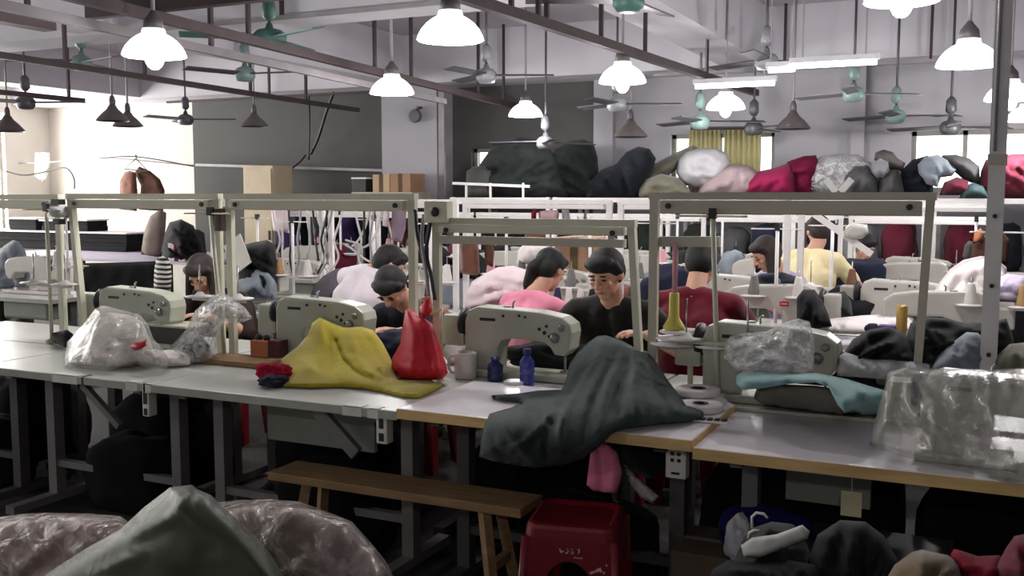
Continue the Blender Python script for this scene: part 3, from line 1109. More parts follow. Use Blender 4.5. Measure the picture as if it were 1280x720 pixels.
ROWS = [  # table front y, depth, sewer side, machine y, machine rotation, row words
    (5.55, .6, 'far', 5.85, PI, 'second row'),
    (6.20, .6, 'near', 6.45, 0, 'third row'),
    (7.95, .6, 'far', 8.25, PI, 'fourth row'),
    (8.60, .55, 'near', 8.85, 0, 'fifth row'),
]
ORD = ['first', 'second', 'third', 'fourth', 'fifth', 'sixth', 'seventh', 'eighth', 'ninth']
ROW_X = []
p_table = p_mach = p_stand = None
for ri, (y0, dep, side, my, mr, rw) in enumerate(ROWS):
    xs = [(-.42 if ri < 2 else -.56) - 1.14 * k for k in range(7)]
    xs.reverse()
    xs = {0: xs[:1] + xs[2:], 1: xs[2:], 2: xs[1:], 3: xs[1:]}[ri]
    ROW_X.append(xs)
    for k, x in enumerate(xs):
        o_ = ORD[k]
        label = '%s sewing table from the left in the %s of benches' % (o_, rw)
        if p_table is None:
            p_table = make_table(x - .56, x + .56, y0, y0 + dep, .76, label, M_lamw, M_edgeg, legm=M_legd, group='tables of the rows behind')
        else:
            copy_tree(p_table, (x, y0 + dep / 2, 0), 0, label, 'tables of the rows behind')
        dx = rnd.uniform(-.06, .06)
        if ri == 0 and k >= 4:
            dx = .16 if k == 5 else .42
        lm = '%s sewing machine from the left in the %s of benches' % (o_, rw)
        if p_mach is None:
            p_mach = make_machine(lm, M_mwhite, (x + dx, my, .761), mr, group='machines of the rows behind')
        else:
            cm_ = copy_tree(p_mach, (x + dx, my, .761), mr, lm, 'machines of the rows behind')
            if ri == 0 and k == 4:
                red_machine = cm_
        sx, sy = x + (.47 if mr == 0 else -.47) * (-1), my + (.1 if mr == 0 else -.05)
        ls = '%s thread stand from the left in the %s of benches' % (o_, rw)
        if p_stand is None:
            p_stand = make_stand(ls, (sx, sy, .76), .66, 0, m=M_railw, group='thread stands of the rows behind', plate_z=.24)
        else:
            copy_tree(p_stand, (sx, sy, .76), 0, ls, 'thread stands of the rows behind')
        for c in range(2):
            if rnd.random() < .85:
                cone_on((sx, sy), .76 + .25, c, rnd.choice([0, 0, 0, 1, 2, 3, 4, 5, 6]), '%s from left, %s' % (o_, rw))

# white overhead frames
for k in range(5):
    x1 = .04 - 1.14 * k
    make_frame(x1 - 1.06, x1, 6.17, 1.56, '%s white rail frame from the right over the second and third rows' % ORD[k], m=M_railw, zb=.76, h2=.03, group='white rail frames', bolts=False)
for k in range(6):
    x1 = .04 - 1.14 * k
    make_frame(x1 - 1.06, x1, 8.56, 1.42, '%s white rail frame from the right over the fourth and fifth rows' % ORD[k], m=M_railw, zb=.76, h2=.03, group='white rail frames', bolts=False)
# ------------------------------------------------------------------ stools
M_red = mat('stool_red_plastic', (112, 16, 28), 0.42, var=0.12, scale=4, coat=0.1)
M_mark = mat('worn_white_print', (206, 176, 172), 0.7, var=0.1)


def make_stool(label, loc, rz=0.0, marks=False, group=None, h=.46, tw=.155, bw=.185):
    t = thing('plastic_stool', label, 'stool', loc, rz, group)
    top = MB()
    n = 28

    def ringp(k, half, z, rad):
        pts = []
        for q in range(4):
            for j in range(n // 4):
                a = (q + j / (n // 4 - 1)) * PI / 2
                sx = 1 if q in (0, 3) else -1
                sy = 1 if q in (0, 1) else -1
                pts.append((sx * (half - rad) + rad * math.cos(a), sy * (half - rad) + rad * math.sin(a), z))
        return pts
    prof = [(tw - .03, h - .014), (tw - .02, h - .004), (tw - .012, h), (tw - .002, h - .004), (tw + .004, h - .016), (tw + .008, h - .05), (tw + .003, h - .05), (tw - .006, h - .022), (tw - .03, h - .02)]
    vs, fs = [], []
    for half, z in prof:
        vs += ringp(n, half, z, .05)
    m_ = len(prof)
    for i in range(m_ - 1):
        for k in range(n):
            a, b = i * n + k, i * n + (k + 1) % n
            fs.append((a, b, b + n, a + n))
    fs.append(tuple(range(n))[::-1]); fs.append(tuple((m_ - 1) * n + k for k in range(n)))
    top.add(vs, fs, False)
    top.build('seat', M_red, t)
    zt, ztk = h - .045, .007
    # four leg panels with an arch cut out of each; neighbours meet at the rounded corners
    for q in range(4):
        R_ = Matrix.Rotation(q * PI / 2, 4, 'Z')
        ht, hb = tw + .006, bw
        out = [(-hb, 0), (-hb + .075, 0)]
        for k in range(13):
            a = PI - PI * k / 12
            out.append(((hb - .082) * .88 * math.cos(a), .18 + .158 * max(0, math.sin(a)) ** .7))
        out += [(hb - .075, 0), (hb, 0), (ht, zt), (-ht, zt)]
        bm = bmesh.new()
        vv = []
        for s, z in out:
            yy = -(hb + (ht - hb) * z / zt)
            vv.append(bm.verts.new((s, yy, z)))
        f = bm.faces.new(vv)
        r = bmesh.ops.extrude_face_region(bm, geom=[f])
        for e in r['geom']:
            if isinstance(e, bmesh.types.BMVert):
                e.co.y += ztk
        bmesh.ops.recalc_face_normals(bm, faces=bm.faces)
        p = MB().bm(bm, False, R_)
        p.build('leg_panel', M_red, t)
        # rounded corner rib
        c = MB().tube([(hb - .004, -hb + .004, 0), (ht - .006, -ht + .006, zt)], .014, 10, M=R_)
        c.build('corner_rib', M_red, t)
    if marks:
        def onf(s, z, lift=.0012):
            return Vector((s, -(bw + (tw + .006 - bw) * z / zt) - lift, z))
        g = MB()
        rr = random.Random(3)
        x = -.035
        for k in range(4):
            for j in range(4):
                a = onf(x + rr.uniform(0, .016), .375 + rr.uniform(-.010, .010))
                b = onf(x + rr.uniform(0, .016), .375 + rr.uniform(-.010, .010))
                g.bar(a, b + Vector((.002, 0, 0)), .0012, .003)
            x += .019
        for j in range(4):
            a = onf(.02 + j * .008, .352); b = onf(.024 + j * .008, .356)
            g.bar(a, b, .0012, .004)
        g.build('printed_mark', M_mark, t)
        g = MB()
        for (s0, z0, s1, z1) in ((.075, .305, .09, .311), (.092, .311, .105, .322), (.106, .318, .116, .314), (.12, .312, .126, .309), (.13, .335, .133, .338), (.10, .315, .112, .325)):
            g.bar(onf(s0, z0), onf(s1, z1), .0012, .008)
        g.build('paint_chip', M_mark, t)
    return t


p = at_z(718, 640, .46)
stool0 = make_stool('red plastic stool in front of the benches with worn white print', (p.x + .01, p.y + .0, 0), math.radians(12), True)
SEAT = make_stool('red plastic stool under the sewer in black', (-1.70, 4.83, 0), 0, False, group='stools under the sewers')

# ------------------------------------------------------------------ people
M_skin = mat('skin', (196, 150, 126), 0.55, var=0.06, scale=9)
M_skin2 = mat('skin_shaded', (186, 138, 112), 0.55, var=0.06, scale=9)
M_hair = mat('hair_black', (20, 18, 19), 0.7, var=0.2, scale=30, stretch=(1, 1, .2))
M_hairb = mat('hair_brown_black', (40, 30, 28), 0.7, var=0.2, scale=30)
M_lip = mat('lips', (150, 86, 80), 0.5)
M_blackshoe = mat('shoe_black', (28, 27, 28), .5)
M_trou = mat('trousers_dark', (38, 38, 46), 0.85)


def ik(S, T, l1, l2, hint):
    S, T = Vector(S), Vector(T)
    d = T - S
    L = min(d.length, (l1 + l2) * .995)
    d.normalize()
    T = S + d * L
    a = (l1 * l1 - l2 * l2 + L * L) / (2 * L)
    h_ = math.sqrt(max(0, l1 * l1 - a * a))
    hv = Vector(hint)
    hv = (hv - d * hv.dot(d)).normalized()
    return S + d * a + hv * h_, T


def hand(mb, wrist, d, side, curl=.5, r=.0085):
    """palm and five separate fingers beyond the wrist, palm facing down"""
    d = Vector(d).normalized()
    up = Vector((0, 0, 1))
    s = d.cross(up)
    if s.length < .1:
        s = Vector((1, 0, 0))
    s = s.normalized() * side          # towards the thumb
    n = s.cross(d) * side
    n = n.normalized()
    if n.z < 0:
        n = -n
    W_ = Vector(wrist)
    k = W_ + d * .085
    for j in (-.027, -.009, .009, .027):
        mb.cone(W_ + d * .01 + s * j * .7, .016, k + s * j * 1.05, .012, 10)
    for j, L in ((-.031, .058), (-.0105, .072), (.0105, .078), (.031, .07)):
        b = k + s * j * 1.08
        a1 = (d - n * curl * .5).normalized()
        a2 = (d - n * curl * 1.3).normalized()
        a3 = (d - n * curl * 2.4).normalized()
        p1 = b + a1 * L * .45
        p2 = p1 + a2 * L * .32
        p3 = p2 + a3 * L * .25
        mb.cone(b, r * 1.1, p1, r, 8).cone(p1, r, p2, r * .92, 8).cone(p2, r * .92, p3, r * .8, 8)
    b = W_ + d * .025 + s * .028
    t1 = b + (s * .75 + d * .6 - n * .25).normalized() * .036
    t2 = t1 + (s * .35 + d * .85 - n * .4).normalized() * .03
    mb.cone(b, .013, t1, .0105, 8).cone(t1, .0105, t2, .0085, 8)


def person(label, loc, rz, shirt, head, hands, pitch=.5, yaw=0.0, hair='short', skin=None, hairm=None, sleeve=1.0, voxel=.0065, trousers=None, seat=True, sh=None, broad=1.0, face=True):
    """seated sewer facing local -y; head = centre of the skull; hands = two wrist targets"""
    skin = skin or M_skin
    hairm = hairm or M_hair
    t = thing('person', label, 'person', (loc[0], loc[1], 0), rz)
    hip = Vector((0, .02, .55))
    hd = Vector(head)
    Hm = Matrix.Translation(hd) @ Matrix.Rotation(yaw, 4, 'Z') @ Matrix.Rotation(pitch, 4, 'X')
    nb = Hm @ Vector((0, .03, -.075))
    C7 = Vector(sh) if sh else Vector((hd.x * .8, hd.y + .075 + .11 * pitch, hd.z - .165 + .055 * pitch))
    chest = C7 + (hip - C7) * .33 + Vector((0, .035, 0))
    waist = C7 + (hip - C7) * .68 + Vector((0, .03, 0))
    B = MB()
    b = broad
    # torso
    for s in (-1, 1):
        X = Vector((s, 0, 0))
        B.cone(chest + X * .075 * b, .105, waist + X * .055, .10)
        B.cone(waist + X * .055, .10, hip + X * .075, .115)
        B.cone(C7 + X * .05 + Vector((0, 0, -.05)), .07, chest + X * .08 * b, .105)
        B.cone(C7 + Vector((0, 0, -.01)), .05, C7 + X * .155 * b + Vector((0, 0, -.055)), .052)
        # legs
        kn = Vector((s * .12, -.42, .56)); an = Vector((s * .13, -.36, .09))
        B.cone(hip + X * .09, .095, kn, .06).cone(kn, .06, an + Vector((0, 0, .15)), .056).cone(an + Vector((0, 0, .15)), .056, an, .04)
        B.cone(an + Vector((0, .03, -.045)), .038, an + Vector((0, -.14, -.055)), .03)
    B.cone(C7 + Vector((0, 0, -.02)), .06, nb, .052)
    # skull, jaw, face
    B.ball((0, .01, .02), (.074, .092, .093), Hm)
    B.ball((0, -.018, -.038), (.058, .066, .072), Hm)
    B.ball((0, -.05, -.088), (.03, .028, .022), Hm)
    B.cone(Hm @ Vector((0, -.082, .022)), .009, Hm @ Vector((0, -.103, -.02)), .013, 10)
    for s in (-1, 1):
        B.ball((s * .013, -.092, -.022), .009, Hm, 8, 6)
        B.ball((s * .03, -.073, .024), (.02, .012, .008), Hm, 10, 6)     # brow
        B.ball((s * .04, -.064, -.018), (.018, .014, .016), Hm, 10, 6)   # cheek
        B.ball((s * .077, .012, -.006), (.010, .022, .032), Hm, 10, 8)   # ear
    B.ball((0, -.08, -.052), (.022, .010, .008), Hm, 10, 6)
    S_, E_, W_ = [], [], []
    for s, tg in zip((-1, 1), hands):
        S = C7 + Vector((s * .165 * b, 0, -.06))
        E, T = ik(S, tg, .28, .25, (s * .9, .35, -.7))
        S_.append(S); E_.append(E); W_.append(T)
        B.cone(S, .052, E, .039).cone(E, .039, E.lerp(T, .3), .038).cone(E.lerp(T, .3), .038, T, .026)
        d = (T - E).normalized()
        d = (d + Vector((-s * .25, -.3, -.15))).normalized()
        hand(B, T, d, -1 if s < 0 else 1, .5)
    body = B.build('body', skin, t)
    seal(body, voxel, 4, .5)
    # shirt
    C = MB()
    for s in (-1, 1):
        X = Vector((s, 0, 0))
        C.cone(chest + X * .078 * b, .122, waist + X * .06, .118)
        C.cone(waist + X * .06, .118, hip + X * .08 + Vector((0, 0, .03)), .128)
        C.cone(C7 + X * .05 + Vector((0, .0, -.055)), .078, chest + X * .082 * b, .122)
        C.cone(C7 + X * .02 + Vector((0, .004, -.022)), .062, C7 + X * .158 * b + Vector((0, 0, -.058)), .066)
        i = 0 if s < 0 else 1
        e = S_[i].lerp(E_[i], min(1, sleeve))
        C.cone(S_[i], .070, e, .058)
        if sleeve > 1:
            C.cone(E_[i], .058, E_[i].lerp(W_[i], min(.93, sleeve - 1)), .04)
    sh_ = C.build('shirt', shirt, t)
    seal(sh_, .011, 5, .5)
    disp = noise
    for v in sh_.data.vertices:
        n_ = noise.noise(v.co * 9) * .6 + noise.noise(v.co * 21 + Vector((4, 1, 7))) * .4
        v.co += v.normal * n_ * .009
    T_ = MB()
    for s in (-1, 1):
        kn = Vector((s * .12, -.42, .56)); an = Vector((s * .13, -.36, .10))
        T_.cone(hip + Vector((s * .09, 0, .0)), .112, kn, .074).cone(kn, .074, an, .058)
        T_.cone(hip + Vector((-.06 * s, 0, .04)), .118, hip + Vector((s * .06, 0, 0)), .118)
    seal(T_.build('trousers', trousers or M_trou, t), .014, 3, .5)
    for s in (-1, 1):
        an = Vector((s * .13, -.36, .09))
        F = MB().cone(an + Vector((0, .035, -.04)), .046, an + Vector((0, -.15, -.05)), .038).cone(an + Vector((0, .03, -.035)), .045, an + Vector((0, .0, .0)), .048)
        seal(F.build('shoe', M_blackshoe, t), .010, 3, .5)
    # hair
    Hh = MB()
    if hair in ('short', 'ponytail', 'bob'):
        Hh.ball((0, .024, .040), (.087, .094, .088), Hm, 20, 14)
        Hh.ball((0, .055, .0), (.078, .066, .085), Hm)
        Hh.ball((0, -.036, .078), (.072, .052, .038), Hm)
        for s in (-1, 1):
            Hh.cone(Hm @ Vector((s * .068, -.022, .062)), .024, Hm @ Vector((s * .072, .012, .012)), .018)
        if hair == 'short':
            for k in range(9):
                a = -.9 + .225 * k
                Hh.cone(Hm @ Vector((math.sin(a) * .066, -math.cos(a) * .052 + .0, .085)), .02, Hm @ Vector((math.sin(a) * .07, -math.cos(a) * .088 + .012, .050)), .009, 8)
        if hair == 'ponytail':
            p0 = Hm @ Vector((0, .10, .03))
            Hh.ball(p0, .03)
            q1, q2, q3 = p0 + Vector((.03, .05, -.05)), p0 + Vector((.07, .05, -.15)), p0 + Vector((.11, .03, -.23))
            Hh.cone(p0, .028, q1, .036).cone(q1, .037, q2, .032).cone(q2, .032, q3, .008)
            Hh.cone(q1, .022, q2 + Vector((-.03, .0, -.03)), .02).cone(q2 + Vector((-.03, 0, -.03)), .02, q3 + Vector((-.04, 0, -.03)), .006)
        if hair == 'bob':
            for k in range(13):
                a = -1.9 + k * 3.8 / 12
                q = Hm @ Vector((math.sin(a) * .076, math.cos(a) * .08 + .022, .02))
                Hh.cone(q, .026, q + Vector((math.sin(a) * .015, .0, -.13)), .02)
        seal(Hh.build('hair', hairm, t), .006, 3, .5)
    if hair == 'ponytail':
        g = MB().lathe([(.022, -.008), (.032, 0), (.022, .008)], 12, Hm @ Matrix.Translation((0, .108, .026)) @ Matrix.Rotation(PI / 2, 4, 'X'))
        g.build('hair_tie', M_cone[0], t)
    if face:
        for s in (-1, 1):
            MB().ball((s * .030, -.079, .010), (.015, .006, .0035), Hm, 12, 8).build('eye', M_hair, t)
            MB().ball((s * .031, -.083, .033), (.019, .005, .004), Hm, 12, 8).build('eyebrow', M_hair, t)
        MB().ball((0, -.0885, -.054), (.019, .006, .0045), Hm, 12, 8).build('mouth', M_lip, t)
    if seat and (loc[0], loc[1]) != (-1.70, 4.83):
        copy_tree(SEAT, (loc[0], loc[1] + 0, 0), rz, 'red plastic stool under the %s' % seat, 'stools under the sewers')
    return t


M_shblack = mat('shirt_black', (30, 29, 29), 0.9, var=0.15, sheen=.2)
M_shred = mat('shirt_maroon', (96, 18, 34), 0.85, var=0.12, sheen=.2)
M_shpink = mat('shirt_pink', (222, 136, 160), 0.85, var=0.08, sheen=.2)
M_shwhite = mat('shirt_white', (218, 208, 214), 0.85, var=0.06, sheen=.2)
M_shnavy = mat('shirt_navy_dark', (44, 44, 54), 0.9, var=0.15)
M_shyel = mat('shirt_pale_yellow', (232, 218, 172), 0.85, var=0.06)
M_shlav = mat('shirt_lavender_navy', (186, 180, 206), 0.85, var=0.06)
M_shdark = mat('shirt_brown_black', (52, 42, 40), 0.9, var=0.15)

hb = at_v(757, 343, 4.50)
HX, HY = -1.70, 4.83
PB = person('person in a black shirt with short black hair bending over the machine facing us', (HX, HY), 0, M_shblack,
       (hb.x - HX, hb.y - HY, hb.z), ((-.12 + -.0, -.50, .92), (.30, -.44, .95)), pitch=.42, yaw=-.12, hair='short', skin=M_skin, sleeve=.7, voxel=.0055, seat='sewer in black', broad=1.12)
SEATED = [
    ('person in a maroon shirt seen from behind beside the right thread stand', 877, 332, 5.22, 5.16, PI, M_shred, 'short', .55, 0.0, .95, 'person in maroon', 1.15, 874, None),
    ('person in a pink top with a black ponytail seen from behind', 688, 338, 5.28, 5.16, PI - .35, M_shpink, 'ponytail', .5, .15, .9, 'person in pink', 1.0, 660, None),
    ('person in a white shirt bending to the right behind the yellow cloth', 487, 331, 5.36, 5.22, PI - .3, M_shwhite, 'short', .6, -.35, .8, 'person in white', 1.12, 456, (456, 337, 5.32)),
]
for lab_, px, py, hv, by, rz, sm_, hr, pt, yw, slv, st, br, bpx, spx in SEATED:
    h3 = at_v(px, py, hv)
    base = Vector((at_v(bpx, 380, by).x, by, 0))
    R_ = Matrix.Rotation(-rz, 3, 'Z')
    loc_h = R_ @ Vector((h3.x - base.x, h3.y - base.y, 0))
    # keep the head ahead of the hips
    off = Vector((loc_h.x, loc_h.y, 0))
    if off.y > -.16:
        off.y, sft = -.16, Matrix.Rotation(rz, 3, 'Z') @ Vector((0, -.16 - off.y, 0))
        base -= sft
    shv = (off.x * .45, off.y + .075 + .11 * pt, h3.z - .165 + .055 * pt)
    if spx:
        s3 = at_v(*spx)
        shv = Matrix.Rotation(-rz, 3, 'Z') @ Vector((s3.x - base.x, s3.y - base.y, 0))
        shv.z = s3.z
        off = Matrix.Rotation(-rz, 3, 'Z') @ Vector((h3.x - base.x, h3.y - base.y, 0))
    person(lab_, (base.x, base.y), rz, sm_, (off.x, off.y, h3.z), ((-.16, -.46, .86), (.16, -.46, .86)), pitch=pt, yaw=yw, hair=hr, sleeve=slv, seat=st, broad=br, sh=shv)
for lab_, px, py, hv, rz, sm_, hr, pt, yw, st, hm in (
        ('person with dark brown hair bent low behind the left bench facing us', 252, 343, 4.75, .1, M_shdark, 'bob', .75, .1, 'person at the left bench', M_hairb),
        ('person in dark navy bent low beside the red bag, black hair', 489, 360, 4.72, .0, M_shnavy, 'short', .95, .1, 'person in dark navy', M_hair),
        ('person in lavender and navy with dark hair working in the third row', 957, 318, 6.98, -.6, M_shlav, 'bob', .55, -.3, 'person in lavender', M_hairb),
        ('person with dark hair far back to the right of the yellow shirt', 1081, 310, 9.0, .2, M_shdark, 'short', .45, .2, 'person far back', M_hair)):
    h3 = at_v(px, py, hv)
    base = h3 + Matrix.Rotation(rz, 3, 'Z') @ Vector((0, .30, 0))
    person(lab_, (base.x, base.y), rz, sm_, (0, -.30, h3.z), ((-.14, -.46, .86), (.16, -.46, .86)), pitch=pt, yaw=yw, hair=hr, sleeve=1.0, seat=st, hairm=hm, voxel=.0075)
h3 = at_v(1022, 290, 7.85)
person('person in a pale yellow shirt seen from behind in the fourth row', (h3.x - .02, 7.75), PI - .25, M_shyel, (0.02, -.14, h3.z), ((-.2, -.42, .88), (.2, -.42, .88)), pitch=.3, yaw=.7, hair='short', sleeve=.75, seat='person in pale yellow', hairm=M_hairb, broad=1.08)
# ------------------------------------------------------------------ cloth and plastic on the nearest benches
M_cy = mat('cloth_mustard', (162, 147, 34), 0.85, var=0.07, scale=5, sheen=.25, bump=.15, bscale=60)
M_cdg = mat('cloth_dark_grey_green', (58, 68, 66), 0.8, var=0.1, scale=6, sheen=.06, bump=.15, bscale=50)
M_redbag = mat('red_plastic_bag', (190, 28, 46), 0.55, var=0.14, scale=7, bump=.3, bscale=18, spec=.35)
M_teal = mat('cloth_teal_pale', (112, 148, 148), 0.85, var=0.08, scale=5, sheen=.2)
M_tealb = mat('cloth_grey_teal', (98, 116, 116), 0.85, var=0.12, scale=6)
M_blk = mat('cloth_black', (27, 27, 29), 0.9, var=0.2, scale=7, sheen=.06)
M_dkg = mat('cloth_dark_green', (38, 43, 40), 0.9, var=0.2, scale=7, sheen=.06)
M_navy = mat('cloth_navy', (34, 36, 54), 0.9, var=0.2, sheen=.05)
M_mag = mat('cloth_magenta', (128, 26, 66), 0.85, var=0.15, sheen=.05)
M_maro = mat('cloth_maroon', (92, 34, 48), 0.85, var=0.15, sheen=.05)
M_grey = mat('cloth_grey', (128, 128, 132), 0.85, var=0.12, sheen=.2)
M_gbl = mat('cloth_blue_grey', (124, 132, 140), 0.85, var=0.12, sheen=.2)
M_lgrey = mat('cloth_light_grey', (176, 176, 178), 0.85, var=0.1, sheen=.2)
M_tan = mat('cloth_tan', (98, 82, 60), 0.85, var=0.12, sheen=.2)
M_olive = mat('cloth_olive_grey', (110, 108, 92), 0.85, var=0.12, sheen=.2)
M_brown = mat('cloth_brown', (112, 74, 60), 0.85, var=0.15, sheen=.2)
M_wht = mat('cloth_white', (226, 218, 216), 0.85, var=0.05, sheen=.2)
M_pinkw = mat('cloth_pale_pink', (228, 208, 212), 0.85, var=0.06, sheen=.2)
M_pink = mat('cloth_pink', (212, 120, 146), 0.85, var=0.1)
M_blue = mat('cloth_blue', (26, 27, 82), 0.7, var=0.15)
M_film = film('clear_film', (235, 235, 235), clear=.84, milk=.6, bscale=16, rough=.12, bumps=1.0)
M_filmw = film('milky_film', (222, 222, 216), clear=.74, milk=.28, bscale=6)
M_filmg = film('soft_film', (198, 196, 186), clear=.68, milk=.42, bscale=9)

# mustard cloth thrown over a machine, its tail trailing right along the board
o = puff('mustard_cloth', [(400, 396, 4.02), (390, 404, 4.0), (384, 420, 3.95), (371, 434, 3.9), (351, 449, 3.82), (350, 462, 3.75), (353, 483, 't.766'), (390, 485, 't.766'), (425, 484, 't.764'), (455, 486, 't.764'),
                           (478, 490, 't.764'), (502, 496, 't.764'), (522, 498, 't.764'), (540, 490, 't.766'), (556, 481, 't.766'), (535, 474, 't.77'), (498, 474, 't.775'), (494, 462, 3.85), (487, 445, 3.95), (478, 428, 4.0), (467, 413, 4.02), (452, 408, 4.03), (430, 408, 4.03), (412, 401, 4.03)],
         .11, M_cy, ctrl=[(420, 440, 3.88), (400, 465, 3.72), (450, 460, 3.78)], folds=[([(420, 426), (428, 448), (446, 466), (476, 478)], -.04, 2.8), ([(437, 415), (447, 448), (462, 468)], .025, 5), ([(400, 402), (392, 440), (384, 475)], .02, 8), ([(474, 464), (484, 474)], -.035, 2.5), ([(408, 404), (414, 440), (420, 475)], -.02, 5), ([(452, 412), (470, 440), (484, 466)], -.02, 3.5), ([(370, 445), (400, 470), (450, 480)], .015, 5), ([(355, 465), (390, 476), (430, 480)], -.015, 4), ([(500, 478), (540, 478)], -.012, 3), ([(500, 487), (545, 483)], .012, 3)],
         step=3, R=46, back=.4, wr=(.012, 9), zmin=.763, fold_noise=(.035, 1.0, .05, 5))
tag(o, 'mustard yellow cloth draped over a sewing machine, tail trailing along the board', 'cloth')

# crumpled red and navy scrap
o = blob('fabric_scrap', at_z(334, 480, .762) + Vector((0, .05, 0)), (.065, .06, .085), M_mag, 3, .45)
o.data.materials[0] = mat('cloth_red', (150, 26, 50), .85, var=.2)
tag(o, 'small crumpled red scrap left of the mustard cloth', 'cloth scrap')
o = blob('fabric_scrap', at_z(341, 483, .762) + Vector((0, .0, 0)), (.055, .05, .05), M_navy, 5, .45)
tag(o, 'small navy scrap in front of the red one by the mustard cloth', 'cloth scrap')

# red carrier bag hanging beside the mustard cloth
t = thing('carrier_bag', 'shiny red plastic bag hanging full beside the mustard cloth', 'bag', at_z(524, 474, .765))
o = puff('bag_body', [(507, 387, 3.93), (513, 386, 3.93), (520, 392, 3.93), (530, 398, 3.92), (540, 404, 3.9), (549, 430, 3.86), (556, 450, 3.84), (560, 466, 3.82), (553, 474, 3.80), (525, 477, 3.79), (500, 475, 3.80), (489, 460, 3.82), (490, 448, 3.84), (500, 430, 3.87), (503, 410, 3.9)],
         .085, M_redbag, t, folds=[([(512, 392), (516, 430), (514, 470)], .014, 5), ([(528, 402), (536, 440), (538, 470)], -.016, 4), ([(534, 405), (546, 445), (550, 468)], .012, 4)], step=4, R=30, wr=(.012, 14), zmin=.764)
o.matrix_parent_inverse = Matrix.Translation(-t.location)
o = puff('bag_handle', [(524, 384, 3.93), (528, 378, 3.94), (533, 369, 3.95), (539, 374, 3.95), (541, 385, 3.94), (538, 396, 3.93), (530, 398, 3.92), (525, 392, 3.93)], .03, M_redbag, t, step=3, R=10, wr=(.01, 20))
o.matrix_parent_inverse = Matrix.Translation(-t.location)
# cream strap frame the bag hangs from
t = thing('bag_hook', 'cream bent wire hook holding the red bag', 'hook', (0, 0, 0))
a = at_v(526, 398, 3.93)
t.location = a
q = [at_v(*p_) - a for p_ in ((526, 398, 3.93), (553, 386, 3.93), (552, 400, 3.94), (553, 440, 3.96), (552, 462, 3.95))]
MB().tube(q, .007, 8).build('strap', mat('strap_cream', (222, 208, 170), .5), t)
q = [at_v(*p_) - a for p_ in ((527, 395, 3.93), (526, 378, 3.94), (528, 372, 3.95), (538, 371, 3.95), (541, 390, 3.93))]
MB().tube(q, .005, 8).build('loop', MATS['strap_cream'], t)

# dark grey green garment over the edge of the wooden board
E = 3.205
o = puff('draped_garment', [(747, 420, 4.12), (757, 419, 4.12), (776, 425, 4.1), (796, 436, 4.08), (812, 440, 4.06), (822, 455, 4.0), (834, 474, 3.9), (846, 490, 3.75), (858, 507, 3.6), (880, 512, 't.778'), (879, 524, 't.776'), (856, 528, 't.776'), (820, 531, 't.776'), (782, 536, 't.776'), (765, 541, E), (748, 560, E), (728, 574, E), (700, 582, E), (668, 585, E), (640, 581, E), (618, 577, E), (599, 571, E), (601, 552, E), (606, 530, E), (612, 517, 't.778'), (640, 509, 't.78'), (652, 503, 't.78'), (616, 499, 't.778'), (614, 494, 't.778'), (648, 492, 't.778'), (672, 488, 't.779'), (702, 487, 3.75), (708, 472, 3.85), (712, 455, 3.95), (722, 440, 4.05), (735, 428, 4.1)],
         .16, M_cdg, ctrl=[(640, 540, 3.2), (700, 545, 3.22), (740, 535, 3.32), (760, 510, 3.45), (800, 500, 3.52), (700, 515, 3.35), (650, 515, 3.3), (760, 460, 3.8), (720, 560, 3.19), (800, 470, 3.75)],
         folds=[([(755, 425), (735, 460), (712, 500), (690, 560)], .045, 6), ([(770, 440), (752, 480), (735, 520), (722, 560)], -.045, 5), ([(800, 442), (790, 480), (800, 528)], .045, 7), ([(815, 446), (822, 480), (838, 520)], -.04, 5), ([(745, 440), (722, 470), (706, 505)], -.04, 4), ([(728, 445), (712, 480)], .03, 4),
                ([(652, 500), (690, 505), (704, 520), (700, 560)], .04, 5), ([(660, 512), (680, 530), (682, 575)], -.04, 4), ([(625, 520), (640, 548), (668, 580)], .035, 5), ([(610, 530), (620, 560), (640, 578)], -.03, 4), ([(785, 450), (770, 500), (775, 530)], -.035, 5), ([(762, 470), (750, 510), (748, 540)], .03, 4), ([(840, 490), (850, 510), (870, 518)], .025, 4), ([(815, 480), (812, 525)], .03, 4), ([(780, 430), (800, 460), (818, 500)], -.02, 4), ([(640, 505), (668, 512), (690, 530)], -.03, 3), ([(690, 515), (665, 545), (640, 560)], .03, 4)],
         step=4, R=40, back=.25, wr=(.014, 8), fold_noise=(.05, 1.9, .06, 5))
tag(o, 'dark grey green garment heaped on the wooden board and hanging over its front edge', 'garment')

M_mixed = mat('cut_pieces_pink_green', (206, 188, 182), .85, var=.05, scale=9, rgb2=(132, 138, 122))
M_wrap = film('wrap_film', (206, 204, 196), clear=.72, milk=.34, bscale=5, bumps=.5, rough=.16)
